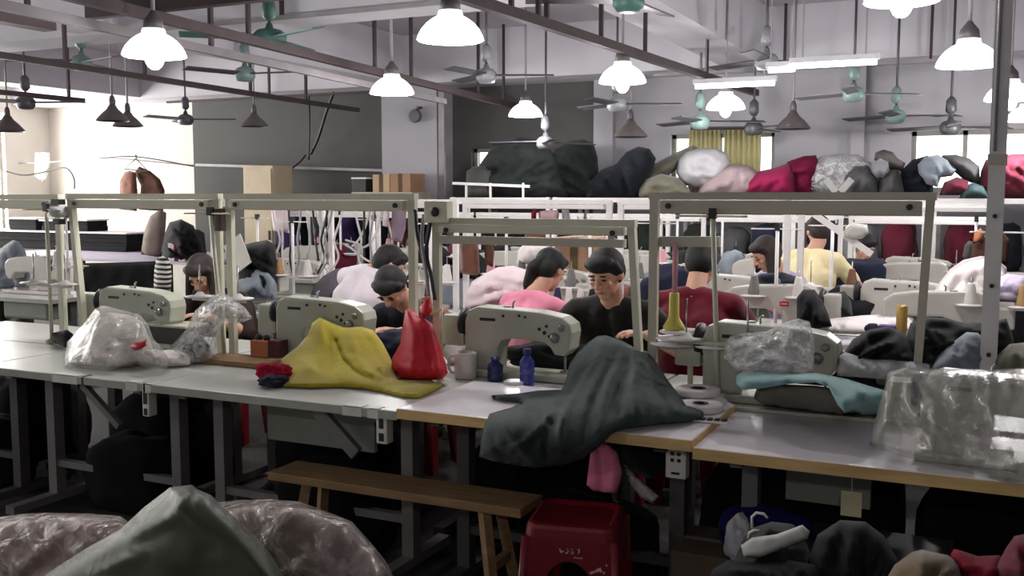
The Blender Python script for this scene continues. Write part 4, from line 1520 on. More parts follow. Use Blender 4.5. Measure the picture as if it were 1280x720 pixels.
# dome of milky plastic over cut pieces, red mark on its side
cover = at_z(146, 460, .762)
o = puff('covered_bundle', [(124, 392, 3.74), (138, 390, 3.74), (162, 394, 3.74), (178, 402, 3.72), (186, 420, 3.68), (192, 440, 3.62), (196, 456, 't.763'), (160, 459, 't.763'), (120, 458, 't.763'), (90, 456, 't.763'), (92, 430, 3.66), (104, 410, 3.70)], .12, M_mixed, R=40, step=6, wr=(.02, 9), zmin=.763,
         fold_noise=(.06, .4, .05, 2), folds=[([(110, 440), (150, 430)], -.03, 6), ([(130, 415), (170, 425)], .03, 7)])
tag(o, 'pale bundle of cut pieces inside the dome shaped plastic bag', 'bundle')
t = thing('plastic_bag', 'dome shaped milky plastic bag with a red mark on the left boards', 'bag', cover)
o = puff('bag_film', [(127, 382, 3.73), (135, 383, 3.73), (155, 388, 3.74), (176, 394, 3.74), (186, 408, 3.70), (192, 424, 3.66), (201, 433, 3.62), (206, 440, 3.60), (213, 452, 3.56), (208, 461, 't.7625'), (190, 462, 't.7625'), (178, 461, 't.7625'), (170, 456, 't.763'), (150, 461, 't.7625'), (132, 464, 't.7625'), (110, 461, 't.7625'), (80, 458, 't.7625'), (82, 440, 3.62), (84, 428, 3.66), (98, 412, 3.69), (110, 398, 3.71), (119, 386, 3.73)],
         .17, M_filmw, t, R=36, step=5, wr=(.02, 10), zmin=.762, folds=[([(128, 385), (116, 420), (112, 456)], .03, 5), ([(117, 390), (100, 425), (86, 452)], .025, 5), ([(180, 400), (165, 440), (150, 460)], .02, 6), ([(205, 440), (180, 440), (168, 452)], .03, 5)])
o.matrix_parent_inverse = Matrix.Translation(-t.location)
o = puff('red_mark', [(163, 433, 3.44), (168, 428, 3.44), (176, 427, 3.44), (183, 424, 3.45), (183, 432, 3.44), (176, 437, 3.43), (167, 438, 3.43)], .012, mat('red_print', (170, 26, 40), .4), t, R=6, step=2.5, wr=(.003, 20))
o.matrix_parent_inverse = Matrix.Translation(-t.location)
bl = blob('cloth_bundle', at_z(196, 460, .762) + Vector((0, .09, 0)), (.10, .07, .07), M_wht, 9, .2)
tag(bl, 'small white knotted bundle at the right foot of the dome shaped bag', 'bundle')

# second bag: black stuff in clear plastic
o = puff('black_bundle', [(226, 424, 3.82), (240, 421, 3.82), (256, 425, 3.82), (264, 434, 3.8), (266, 450, 't.763'), (240, 452, 't.763'), (214, 450, 't.763'), (216, 438, 3.78)], .08, M_blk, R=20, step=5, wr=(.01, 12), zmin=.763)
tag(o, 'round black bundle inside the tied clear bag on the left boards', 'bundle')
t = thing('plastic_bag', 'tied clear plastic bag round a black bundle beside the thread stand', 'bag', at_z(240, 453, .762))
o = puff('bag_film', [(244, 388, 3.86), (262, 372, 3.88), (276, 364, 3.88), (290, 372, 3.88), (306, 384, 3.88), (316, 398, 3.9), (300, 404, 3.88), (280, 402, 3.86), (272, 420, 3.82), (270, 452, 't.7625'), (240, 455, 't.7625'), (208, 452, 't.7625'), (206, 440, 3.72), (222, 424, 3.8), (234, 410, 3.83), (240, 396, 3.85)],
         .11, M_film, t, R=26, step=4.5, wr=(.03, 14), zmin=.762, fold_noise=(.08, 1.9, .1, 4), folds=[([(246, 392), (232, 425), (214, 446)], .03, 4), ([(252, 392), (250, 420)], .02, 3), ([(268, 380), (290, 390)], .025, 4), ([(262, 396), (266, 440)], .02, 4)])
o.matrix_parent_inverse = Matrix.Translation(-t.location)

# grey lidded box and tape box near the left stand
p = at_v(218, 404, 4.25)
t = thing('black_box', 'open black box between the two plastic bags behind the left boards', 'box', at_v(218, 425, 4.1))
t.location.z = .761
m_ = MB().prism([(-.13, 0), (-.155, .125), (.155, .125), (.13, 0)], -.08, .08, .01)
m_.build('body', M_black, t)
MB().box((-.165, -.09, .122), (.165, .09, .135), bev=.004).build('rim', M_raild, t)
o = puff('pouch', [(62, 425, 't.762'), (66, 416, 3.8), (84, 412, 3.82), (92, 418, 3.8), (100, 430, 't.762'), (82, 435, 't.762')], .05, M_blk, R=14, step=4, zmin=.762)
tag(o, 'small flat black pouch on the left boards before the rail post', 'pouch')

# orange and brown boxes left of the machine under the mustard cloth
p = at_v(330, 432, 3.97)
t = thing('thread_box', 'orange brown box with dark lid left of the mustard cloth', 'box', (p.x, 3.97, .761))
MB().box((-.055, -.04, 0), (.055, .04, .105), bev=.004).build('box_body', mat('box_orange', (176, 108, 76), .7), t)
MB().box((.056, -.04, 0), (.12, .04, .11), bev=.004).build('box_side', mat('box_maroon', (74, 30, 36), .6), t)
for s in (-.03, .02):
    MB().lathe([(.016, 0), (.016, .02), (.008, .026)], 12, Matrix.Translation((s, 0, .105))).build('knob', M_black, t)
o = MB().box((-.2, -.1, 0), (.2, .1, .025), bev=.004).build('wooden_tray', M_woodd)
p = at_v(300, 452, 3.86); o.location = (p.x, 3.86, .761)
tag(o, 'flat wooden tray below the orange box left of the mustard cloth', 'tray')

# mug, bottles, dish near the machine in front of the sewer in black
M_mug = mat('mug_white', (206, 202, 200), .3, var=.04)
p = at_v(582, 452, 3.98)
t = thing('mug', 'white mug with a handle standing left of the blue bottles', 'mug', (p.x, 3.98, .761))
MB().lathe([(.045, 0), (.05, .004), (.052, .118), (.049, .12), (.047, .01), (.0, .008)], 24).build('cup', M_mug, t)
MB().tube([(-.05, 0, .1), (-.075, 0, .1), (-.088, 0, .085), (-.088, 0, .04), (-.075, 0, .022), (-.05, 0, .02)], .007, 8).build('handle', M_mug, t)
M_bb = mat('bottle_blue', (48, 58, 140), .2, var=.1, coat=.5)
M_bn = mat('bottle_navy', (38, 44, 92), .35, var=.1)


def bottle(label, p, h, r, m, cap):
    t = thing('bottle', label, 'bottle', p)
    MB().lathe([(r * .92, 0), (r, .006), (r, h * .28), (r * .88, h * .33), (r, h * .38), (r, h * .66), (r * .5, h * .8), (r * .45, h * .86)], 20).build('body', m, t)
    MB().lathe([(r * .56, h * .85), (r * .58, h * .97), (r * .5, h)], 16).build('cap', cap, t)
    return t


p = at_v(659, 456, 3.93); bottle('translucent blue water bottle before the sewing machine of the sewer in black', (p.x, 3.93, .761), .165, .033, M_bb, M_bn)
p = at_v(619, 456, 3.98); bottle('short navy bottle between the white mug and the blue bottle', (p.x, 3.98, .761), .11, .036, M_bn, M_bb)
p = at_v(643, 458, 3.90)
o = MB().lathe([(.03, 0), (.045, .004), (.048, .022), (.04, .026), (.0, .02)], 20).build('small_dish', M_mug); o.location = (p.x, 3.90, .761)
tag(o, 'small white lid lying between the two blue bottles', 'lid')
# black sheet under the sewer's hands and the dark garment pile beside the machine
o = blob('dark_garment', at_v(500, 445, 4.2) + Vector((0, 0, 0)), (.17, .14, .17), M_navy, 12, .3); o.location.z = .762
tag(o, 'dark navy garment crumpled between the mustard cloth and the red bag', 'garment')
o = blob('white_garment', at_v(590, 415, 4.42), (.13, .09, .10), M_wht, 14, .35); o.location.z = .80
o.location = (at_v(585, 420, 4.3).x, 4.34, .762); o.scale = (1, 1, 1.6)
tag(o, 'white garment crumpled behind the white mug', 'garment')

o = blob('dark_garment', (at_v(690, 440, 4.3).x, 4.34, .762), (.26, .10, .14), M_blk, 17, .25)
tag(o, 'black garment crumpled behind the machine of the sewer in black', 'garment')
# rolls of white tape on the right table
for i, (px, py, l) in enumerate(((873, 466, 'flat roll of white tape, farther of the two by the stand foot'), (876, 484, 'flat roll of white tape, nearer of the two by the stand foot'))):
    p = at_v(px, py, (3.88, 3.72)[i])
    t = thing('tape_roll', l, 'tape roll', (p.x, p.y, (.80 if i == 0 else .774)))
    MB().lathe([(.03, 0), (.085, 0), (.088, .004), (.088, .022), (.085, .026), (.03, .026), (.03, 0)], 28, close=False).build('tape', M_wht, t)
    MB().lathe([(.022, .001), (.0305, .001), (.0305, .027), (.022, .027), (.022, .001)], 20, close=False).build('core', M_black, t)
p = at_v(872, 500, 3.88)
o = blob('lace_bundle', (p.x - .0, 3.90, .762), (.13, .10, .038), M_wht, 21, .35); tag(o, 'flat tangle of white lace under the far tape roll', 'lace')
# zipped strap on the corner of the wooden board
t = thing('striped_strap', 'short black and white striped strap on the corner of the wooden board', 'strap', at_z(882, 527, .774))
for k in range(6):
    MB().box((-.07 + k * .025, -.018 + .004 * k, 0), (-.052 + k * .025, .012 + .004 * k, .012), bev=.003).build('black_band', M_black, t)
MB().box((-.075, -.02, 0), (.085, .03, .006), bev=.002).build('white_band', M_wht, t)

# crumpled clear plastic over the machine at right
t = thing('plastic_sheet', 'crumpled clear plastic sheet bunched on the machine right of the yellow cone', 'plastic sheet', at_z(960, 470, .762))
o = puff('film', [(912, 420, 3.95), (930, 416, 3.95), (958, 414, 3.95), (978, 404, 3.96), (998, 398, 3.97), (1012, 402, 3.97), (1018, 420, 3.95), (1018, 445, 3.9), (1016, 464, 3.82), (985, 468, 3.76), (950, 466, 3.75), (920, 462, 3.76), (905, 448, 3.85), (906, 432, 3.9)],
         .12, M_film, t, R=26, step=4, wr=(.07, 16), fold_noise=(.12, .5, .09, 3), folds=[([(920, 425), (960, 450)], .04, 4), ([(950, 418), (985, 440), (1000, 462)], .045, 4), ([(1000, 402), (985, 425)], .04, 4), ([(930, 455), (975, 430)], -.04, 4)])
o.matrix_parent_inverse = Matrix.Translation(-t.location)

# teal cloth spread over a low grey bundle at the back of the right board
o = puff('grey_bundle', [(946, 484, 3.62), (975, 480, 3.62), (1020, 482, 3.62), (1060, 488, 3.62), (1088, 498, 3.6), (1092, 516, 't.752'), (1050, 520, 't.752'), (1000, 514, 't.752'), (955, 508, 't.752'), (942, 498, 3.55)], .09, M_olive, R=18, step=5, wr=(.014, 10), zmin=.75)
tag(o, 'low olive grey bundle lying beneath the teal cloth', 'bundle')
o = puff('teal_cloth', [(920, 470, 3.7), (930, 464, 3.72), (980, 465, 3.74), (1020, 466, 3.74), (1060, 474, 3.72), (1085, 482, 3.7), (1106, 488, 3.66), (1108, 500, 3.6), (1104, 521, 't.752'), (1080, 520, 't.752'), (1066, 512, 3.5), (1056, 516, 3.44), (1047, 506, 3.44), (1036, 484, 3.46), (1020, 478, 3.48), (985, 480, 3.52), (950, 486, 3.52), (928, 487, 3.52), (920, 480, 3.6)],
         .07, M_teal, R=18, step=4.5, wr=(.01, 9), folds=[([(930, 476), (980, 474), (1030, 474)], .025, 4), ([(1030, 476), (1048, 498), (1060, 512)], .03, 4), ([(1050, 478), (1075, 500)], -.03, 5), ([(1070, 482), (1100, 510)], .02, 5)], zmin=.75, ctrl=[(1080, 500, 3.52), (980, 472, 3.6)])
tag(o, 'pale teal cloth spread over the olive bundle on the right board', 'cloth')
o = MB().box((-.3, -.012, 0), (.3, .012, .014), bev=.003).build('ruler_strip', M_ivory)
p = at_z(1010, 520, .75); q = at_z(1090, 527, .75); o.location = (p.x, p.y, .749); o.rotation_euler.z = math.atan2(q.y - p.y, q.x - p.x)
tag(o, 'thin pale ruler strip on the right board before the teal cloth', 'ruler')

# machine at right wrapped in clear plastic that runs down over the board
t = thing('plastic_cover', 'sheet of clear plastic wrapped over the right-hand machine and trailing on the board', 'plastic cover', at_z(1180, 580, .75))
o = puff('film', [(1110, 466, 3.46), (1130, 459, 3.46), (1160, 461, 3.45), (1200, 461, 3.44), (1240, 462, 3.44), (1300, 460, 3.42), (1345, 470, 3.38), (1340, 560, 3.30), (1330, 612, 't.75'), (1275, 606, 't.75'), (1255, 603, 't.75'), (1215, 592, 't.75'), (1180, 585, 't.75'), (1140, 574, 't.75'), (1100, 562, 't.75'), (1086, 556, 't.75'), (1090, 540, 3.42), (1098, 510, 3.44), (1106, 484, 3.46)],
         .14, M_wrap, t, R=24, step=5, wr=(.03, 10), back=1.0, zmin=.749, fold_noise=(.05, 1.2, .06, 4), ctrl=[(1180, 500, 3.40), (1240, 520, 3.38), (1160, 545, 3.36)],
         folds=[([(1115, 470), (1108, 510), (1100, 550)], .04, 5), ([(1128, 470), (1120, 520), (1130, 560)], -.03, 5), ([(1150, 520), (1200, 545), (1260, 560)], .03, 6), ([(1170, 500), (1165, 560)], .025, 5), ([(1130, 560), (1190, 575)], .03, 5), ([(1230, 500), (1270, 580)], .025, 6)])
o.matrix_parent_inverse = Matrix.Translation(-t.location)

# ------------------------------------------------------------------ bags on the floor in front
M_bagf = film('bag_film_green_grey', (74, 78, 62), clear=.46, milk=.2, rough=.45, bscale=3, bumps=.45, spec=.25)
M_bagp = film('bag_film_clear', (214, 200, 194), clear=.78, milk=.5, rough=.18, bscale=9)
M_stuff = mat('bagged_cloth_green_grey', (66, 70, 54), .9, var=.1, scale=3)
M_stp = mat('bagged_cloth_pink_beige', (112, 88, 82), .9, var=.2, scale=7)
M_stb = mat('bagged_cloth_beige', (84, 68, 56), .9, var=.14, scale=5)


def bagged(kind_lab, lab, out, mi, mf, bulge, folds, v, wr=.015, inset=.93, seed=1.0):
    """a full bag standing on the floor: film outside, packed cloth inside"""
    cx = sum(p[0] for p in out) / len(out); cy = sum(p[1] for p in out) / len(out)
    inn = [(cx + (p[0] - cx) * inset, cy + (p[1] - cy) * inset + 3, p[2] + .02) for p in out]
    o = puff('cloth_bundle', inn, bulge * .86, mi, R=70, step=11, wr=(wr * 1.2, 6), zmin=.012, seed=seed, back=.8)
    tag(o, lab[0], 'bundle')
    t = thing('plastic_bag', lab[1], 'bag', (o.location.x, o.location.y, 0.0))
    f = puff('bag_film', out, bulge, mf, t, R=75, step=8, wr=(wr, 8), folds=folds, zmin=.004, seed=seed + 3, back=.85)
    f.matrix_parent_inverse = Matrix.Translation(-t.location)
    return t


def floor_poly(pts, v, zf=.02):
    """closes an outline that leaves the picture at the bottom by taking it down to the floor"""
    l, r = pts[0], pts[-1]
    a = project((at_v(l[0], l[1], v).x, v, zf)); b = project((at_v(r[0], r[1], v).x, v, zf))
    return [(p[0], p[1], p[2] if len(p) > 2 else v) for p in pts] + [(b[0], b[1], v), ((a[0] + b[0]) / 2, (a[1] + b[1]) / 2, v), (a[0], a[1], v)]


bagged('g', ('packed grey green cloth inside the biggest foreground bag', 'biggest foreground bag, grey green plastic peaked at the top'),
       floor_poly([(20, 742), (60, 716), (110, 684), (150, 662), (180, 634), (213, 609), (240, 606), (246, 606), (248, 612), (264, 619), (273, 628), (300, 652), (325, 676), (343, 700), (362, 735)], 2.02),
       M_stuff, M_bagf, .17, [([(246, 608), (215, 645), (160, 672), (100, 705), (60, 730)], .03, 7), ([(215, 612), (175, 650), (120, 690)], .018, 7), ([(248, 612), (290, 660), (340, 730)], .02, 9), ([(180, 690), (110, 720)], .012, 6), ([(235, 620), (238, 700)], .012, 14)], 2.02)
bagged('p', ('pinkish cloth inside the clear foreground bag at the left edge', 'clear crinkled plastic bag at the lower left corner'),
       floor_poly([(-130, 700), (-60, 655), (0, 646), (30, 642), (58, 641), (110, 642), (150, 645), (175, 662), (195, 700)], 2.30),
       M_stp, M_bagp, .16, [([(0, 660), (50, 650), (110, 655)], .03, 5), ([(0, 690), (30, 670), (60, 690)], .035, 5), ([(40, 700), (70, 670), (110, 660)], .03, 5), ([(20, 720), (45, 690)], .03, 5), ([(90, 690), (130, 665)], .03, 6)], 2.30, wr=.035, seed=5.0)
bagged('b', ('beige cloth inside the rounded foreground bag', 'rounded clear bag of beige cloth right of the peaked bag'),
       floor_poly([(255, 680), (272, 628), (300, 625), (335, 624), (375, 627), (410, 640), (440, 652), (465, 680), (485, 705), (500, 740)], 2.42),
       M_stb, M_bagp, .17, [([(300, 640), (340, 634), (370, 650)], .02, 5), ([(345, 660), (378, 640)], .022, 4), ([(330, 690), (345, 660)], .022, 4), ([(417, 640), (414, 672)], .018, 3), ([(440, 672), (425, 715)], .016, 4)], 2.42, wr=.022, seed=8.0)

# ------------------------------------------------------------------ plank bench before the boards
a, b = at_z(326, 601, .45), at_z(632, 634, .45)
t = thing('plank_bench', 'plain wooden plank bench standing before the left benches', 'bench', ((a.x + b.x) / 2, 3.33, 0))
L = 1.16
MB().box((-L / 2, -.10, .415), (L / 2, .10, .45), bev=.004).build('seat', M_woodd, t)
for sx in (-1, 1):
    for sy in (-1, 1):
        MB().bar((sx * (L / 2 - .10), sy * .105, 0), (sx * (L / 2 - .17), sy * .06, .415), .035, .04).build('leg', M_woodd, t)
    MB().bar((sx * (L / 2 - .135), -.085, .2), (sx * (L / 2 - .135), .085, .2), .03, .035).build('stretcher', M_woodd, t)
t.rotation_euler.z = 0

# ------------------------------------------------------------------ under the benches and on the floor
o = puff('pink_cloth', [(738, 566, 3.36), (747, 556, 3.36), (757, 553, 3.36), (772, 566, 3.36), (778, 590, 3.36), (776, 602, 3.36), (770, 618, 3.36), (755, 616, 3.36), (742, 614, 3.36), (733, 606, 3.36)], .02, M_pink, R=14, step=4, folds=[([(748, 560), (752, 610)], -.012, 4), ([(768, 570), (766, 615)], .012, 4)], wr=(.004, 12))
tag(o, 'pink cloth hanging under the wooden board edge', 'cloth')
o = puff('black_pouch', [(762, 552, 3.40), (776, 558, 3.40), (780, 580, 3.40), (778, 632, 3.40), (766, 626, 3.40), (760, 590, 3.40)], .03, M_blk, R=10, step=4)
tag(o, 'black cloth strip hanging beside the pink cloth', 'cloth')
o = puff('plastic_wrapper', [(779, 578, 3.42), (800, 600, 3.42), (824, 620, 3.42), (816, 630, 3.42), (800, 622, 3.42), (786, 604, 3.42)], .02, M_filmg, R=8, step=3.5, wr=(.01, 20))
tag(o, 'thin clear wrapper hanging slantwise under the wooden board', 'wrapper')
o = puff('dark_garment', [(776, 545, 3.5), (830, 548, 3.5), (834, 580, 3.5), (815, 600, 3.5), (790, 590, 3.5), (778, 570, 3.5)], .05, M_blk, R=16, step=6, wr=(.01, 12))
tag(o, 'black garment hanging under the wooden board left of the ivory switch box', 'garment')
# blue bag, paper tag and boxes under the right board
o = blob('blue_bag', (at_v(955, 640, 3.55).x, 3.55, .33), (.15, .11, .15), M_blue, 31, .25); tag(o, 'dark blue bag on the box under the right board', 'bag')
o = blob('white_cloth', (at_v(929, 625, 3.45).x, 3.40, .33), (.045, .05, .15), M_lgrey, 32, .3); tag(o, 'white cloth corner sticking up by the dark blue bag', 'cloth')
t = thing('cardboard_box', 'brown cardboard box on the floor under the right board', 'box', (at_v(955, 660, 3.55).x, 3.55, 0))
MB().box((-.30, -.16, 0), (.30, .16, .325), bev=.006).build('box_body', mat('cardboard_dark', (82, 70, 58), .85), t)
MB().box((-.30, -.012, .3255), (.30, .012, .329)).build('tape', M_tan, t)
t = thing('paper_tag', 'paper tag hanging on a string under the right board', 'tag', at_v(1064, 630, 3.40))
MB().box((-.033, -.001, -.042), (.033, .001, .042)).build('paper', mat('paper_tag', (196, 186, 152), .8), t)
MB().tube([(0, 0, .04), (.002, 0, .16)], .002, 5).build('string', M_cablew, t)
t = thing('storage_crate', 'dark crate standing on the floor behind the paper tag', 'crate', (at_v(1090, 640, 3.6).x, 3.62, 0))
MB().box((-.25, -.16, 0), (.25, .16, .36), bev=.01).build('crate_body', M_black, t)
MB().box((-.26, -.17, .34), (.26, .17, .375), bev=.005).build('rim', M_legd, t)

# dark heap of clothes on the floor at lower right
M_char = mat('cloth_charcoal', (34, 36, 38), .9, var=.2)
M_crim = mat('cloth_crimson', (112, 20, 38), .85, var=.15)
HEAP = [
    ('charcoal garment topmost on the floor heap at lower right', [(912, 735), (918, 700), (930, 672), (940, 660), (965, 652), (990, 655), (1003, 664), (1012, 690), (1015, 735)], 2.74, M_dkg, [([(940, 672), (985, 690)], .03, 5), ([(960, 660), (945, 700)], .03, 5)]),
    ('dark grey garment in front on the floor heap at lower right', [(880, 745), (890, 712), (910, 700), (950, 703), (985, 700), (1020, 706), (1042, 730), (1050, 750)], 2.56, M_char, [([(900, 715), (950, 712), (990, 730)], .03, 5), ([(1000, 710), (985, 740)], .025, 5)]),
    ('black garment at the right of the floor heap at lower right', [(1008, 740), (1010, 700), (1022, 668), (1050, 650), (1082, 652), (1105, 670), (1122, 700), (1128, 740)], 2.66, M_blk, [([(1040, 670), (1070, 720)], .03, 6)]),
    ('tan cloth bundle at the bottom right', [(1098, 740), (1118, 706), (1140, 690), (1152, 687), (1185, 694), (1200, 706), (1212, 740)], 2.40, M_tan, [([(1150, 692), (1160, 735)], .02, 7)]),
    ('crimson cloth bundle beside the tan one at the bottom right', [(1196, 745), (1190, 700), (1186, 686), (1198, 687), (1222, 695), (1250, 694), (1264, 715), (1266, 745)], 2.44, M_crim, [([(1200, 692), (1240, 710)], .02, 6)]),
    ('maroon cloth bundle in the bottom right corner', [(1240, 750), (1244, 710), (1258, 684), (1268, 670), (1300, 664), (1340, 690), (1345, 750)], 2.36, M_maro, [([(1268, 680), (1280, 730)], .02, 6)]),
]
for n_, (l, pts, v, mm, fl) in enumerate(HEAP):
    o = puff('garment' if 'garment' in l else 'cloth_bundle', floor_poly(pts, v), .13, mm, R=30, step=5, wr=(.03, 7), fold_noise=(.13, .3 + n_ * .7, .055, 3.5), folds=fl, zmin=.003, seed=n_ * 3.3, back=.5)
    tag(o, l, 'garment' if 'garment' in l else 'bundle')
o = puff('plastic_wrapper', [(926, 682, 2.56), (940, 672, 2.56), (970, 668, 2.56), (1003, 656, 2.56), (1012, 664, 2.56), (1010, 674, 2.56), (985, 684, 2.55), (950, 698, 2.54), (930, 696, 2.54)], .03, mat('grey_white_cloth', (168, 168, 164), .7, var=.15), R=9, step=4, wr=(.012, 14))
tag(o, 'grey white cloth lying on top of the floor heap at lower right', 'cloth')
t = thing('wire_hanger', 'white wire hanger loop on the floor heap at lower right', 'hanger', at_v(950, 648, 2.66))
MB().tube([(-.02, 0, -.03), (-.022, 0, .0), (-.01, 0, .014), (.01, 0, .014), (.02, 0, .004)], .004, 6).tube([(-.03, 0, -.06), (-.028, 0, -.045), (-.015, 0, -.035), (.0, 0, -.035)], .004, 6).build('wire', M_cablew, t)
# ------------------------------------------------------------------ storage racks with cloth along the back wall
M_deck = mat('rack_deck', (150, 146, 140), .7)
M_dk = mat('bundle_dark_green', (40, 45, 43), .85, var=.2, scale=4, sheen=.04)
M_dn = mat('bundle_blue_black', (28, 31, 38), .85, var=.2, scale=4, sheen=.04)
M_gd = mat('bundle_grey', (76, 76, 76), .85, var=.2, scale=4, sheen=.04)
x_l = at_v(563, 250, 9.8).x
bays = [(x_l + 1.24 * k, x_l + 1.24 * k + 1.2) for k in range(5)]
for k, (a, b) in enumerate(bays):
    lab_ = 'pale metal storage rack, %s bay from the white column along the back wall' % ORD[k]
    if k == 0:
        t = thing('storage_rack', lab_, 'rack', (a, 9.8, 0), group='storage racks')
        w_ = b - a
        for x in (0.02, w_ - .02):
            for y in (.02, .95):
                MB().box((x - .02, y - .02, 0), (x + .02, y + .02, 1.56)).build('post', M_railw, t)
        for z in (.90, 1.545):
            MB().box((0, 0, z - .02), (w_, .97, z)).build('shelf', M_deck, t)
            MB().box((0, -.012, z - .035), (w_, 0.0, z + .012)).build('shelf_beam', M_railw, t)
        rack0 = t
    else:
        copy_tree(rack0, (a, 9.8, 0), 0, lab_, 'storage racks')
SH = [M_blk, M_dk, M_navy, M_dn, M_brown, M_gd, M_maro, M_blk, M_dkg, M_grey]
SN = ['black', 'dark green', 'navy', 'blue black', 'brown', 'grey', 'maroon', 'black', 'dark green', 'mid grey']
PLACE = ['left', 'middle', 'right']
for k, (a, b) in enumerate(bays):
    for j in range(3):
        c = (k * 3 + j * 7 + k) % 10
        x = a + .255 + j * .345
        o = blob('cloth_bundle', (x, 10.22, .90), (.155, .28, .36 + .12 * rnd.random()), SH[c], k * 5 + j, .18, sub=3, power=3)
        tag(o, '%s cloth bundle at %s on the lower shelf of the %s rack bay' % (SN[c], PLACE[j], ORD[k]), 'bundle', 'bundles under the rack deck')
    for j in range(2):
        c = (k * 2 + j * 3 + 1) % 4
        o = blob('cloth_sack', (a + .32 + j * .55, 10.2, 0), (.23, .32, .68), SH[c], k * 3 + j + 60, .12, sub=3, power=3.2)
        tag(o, '%s sack on the floor at %s under the %s rack bay' % (SN[c], ('left', 'right')[j], ORD[k]), 'sack', 'sacks under the racks')

PILE = [
    ('huge dark green bundle at the left of the back pile beside the small window', [(588, 247), (592, 222), (600, 205), (612, 188), (628, 177), (648, 171), (664, 172), (682, 180), (694, 196), (704, 220), (712, 247)], 10.2, M_dk),
    ('tall dark bundle second from the left on the back pile', [(690, 247), (686, 205), (694, 186), (712, 176), (730, 174), (742, 180), (747, 196), (750, 247)], 10.35, M_dk),
    ('blue black bundle sloping up right on the back pile', [(732, 247), (736, 228), (752, 212), (770, 205), (783, 190), (798, 183), (812, 186), (820, 198), (815, 215), (802, 232), (798, 247)], 10.1, M_dn),
    ('olive grey roll slanting behind the white bag on the back pile', [(805, 224), (818, 205), (842, 192), (866, 181), (872, 184), (868, 198), (850, 210), (830, 222), (815, 232)], 10.4, M_olive),
    ('low olive tan bundle before the white bag on the back pile', [(797, 248), (799, 236), (808, 224), (826, 217), (848, 222), (862, 236), (864, 248)], 10.0, M_olive),
    ('rounded white grey bag on the back pile below the curtain', [(845, 215), (848, 200), (858, 190), (875, 185), (895, 185), (908, 191), (913, 204), (910, 220), (896, 234), (870, 236), (852, 230)], 10.15, mat('bag_white_grey', (182, 180, 184), .6, var=.1)),
    ('tan pink bundle right of the white bag on the back pile', [(868, 246), (880, 226), (896, 212), (915, 205), (936, 207), (948, 216), (946, 246)], 10.05, mat('bundle_tan_pink', (156, 138, 140), .85, var=.12)),
    ('bright magenta bundle on the back pile', [(926, 246), (932, 224), (948, 214), (968, 210), (985, 204), (992, 214), (994, 246)], 10.0, M_mag),
    ('darker magenta bundle behind the bright one on the back pile', [(972, 246), (974, 214), (985, 202), (1005, 195), (1020, 194), (1024, 206), (1018, 246)], 10.2, mat('bundle_dark_magenta', (100, 22, 52), .85, var=.15)),
    ('grey bundle inside clear plastic on the back pile', [(1006, 246), (1008, 222), (1014, 206), (1028, 197), (1050, 194), (1072, 195), (1088, 206), (1094, 246)], 10.3, M_grey),
    ('dark grey bundle below the clear plastic on the back pile', [(1052, 246), (1056, 220), (1068, 208), (1084, 207), (1096, 218), (1100, 246)], 10.0, M_gd),
    ('grey roll with a round end on the back pile', [(1088, 216), (1090, 204), (1100, 198), (1110, 202), (1112, 214), (1106, 224), (1094, 224)], 9.95, M_grey),
    ('brown grey rolled cloth topping the right part of the back pile', [(1093, 200), (1094, 191), (1104, 187), (1116, 190), (1122, 198), (1132, 204), (1128, 214), (1110, 214)], 10.25, mat('bundle_brown_grey', (98, 92, 92), .85, var=.15)),
    ('mid grey bundle left of the black one on the back pile', [(1094, 246), (1098, 224), (1110, 212), (1124, 212), (1132, 246)], 10.0, M_gd),
    ('black bundle behind the blue grey cloth on the back pile', [(1122, 246), (1126, 214), (1140, 200), (1160, 194), (1168, 206), (1166, 246)], 10.2, M_dn),
    ('blue grey open cloth on the back pile below the right window', [(1148, 216), (1147, 206), (1156, 196), (1172, 193), (1184, 200), (1196, 212), (1190, 220), (1176, 222), (1172, 234), (1158, 230)], 9.95, M_gbl),
    ('dark roll on top of the pile below the right window', [(1174, 204), (1178, 194), (1194, 193), (1212, 198), (1224, 208), (1226, 232), (1206, 226), (1192, 214)], 10.15, M_gd),
    ('dark red cloth peeping out of the right part of the back pile', [(1174, 244), (1180, 228), (1196, 221), (1210, 226), (1214, 244)], 9.92, M_maro),
    ('dark teal cloth at the front of the right part of the back pile', [(1198, 250), (1204, 234), (1216, 228), (1230, 232), (1240, 250)], 9.9, mat('bundle_dark_teal', (66, 84, 86), .85, var=.15)),
    ('big maroon bundle at the right end of the back pile', [(1222, 250), (1226, 214), (1232, 200), (1252, 194), (1275, 192), (1300, 194), (1330, 205), (1335, 250)], 10.1, M_maro),
]
for i, (l, pts, v, m) in enumerate(PILE):
    nm = 'cloth_roll' if ' roll' in l else 'cloth_bag' if ' bag on' in l else 'cloth_bundle'
    o = puff(nm, [(p[0], p[1], v) for p in pts], .22, m, R=17, step=4, wr=(.06, 5), zmin=1.546, seed=i * 2.7, fold_noise=(.22, -.6 + i * .9, .09, 3), back=.9)
    tag(o, l, 'bundle', 'cloth pile on the racks')
t = thing('plastic_cover', 'crinkled clear plastic round the grey bundle on the back pile', 'plastic cover', at_v(1050, 240, 10.2))
o = puff('film', [(p[0] + (p[0] - 1050) * .06, p[1] - 2, 10.28) for p in PILE[9][1]], .28, M_film, t, R=18, step=4, wr=(.07, 8), zmin=1.546)
o.matrix_parent_inverse = Matrix.Translation(-t.location)
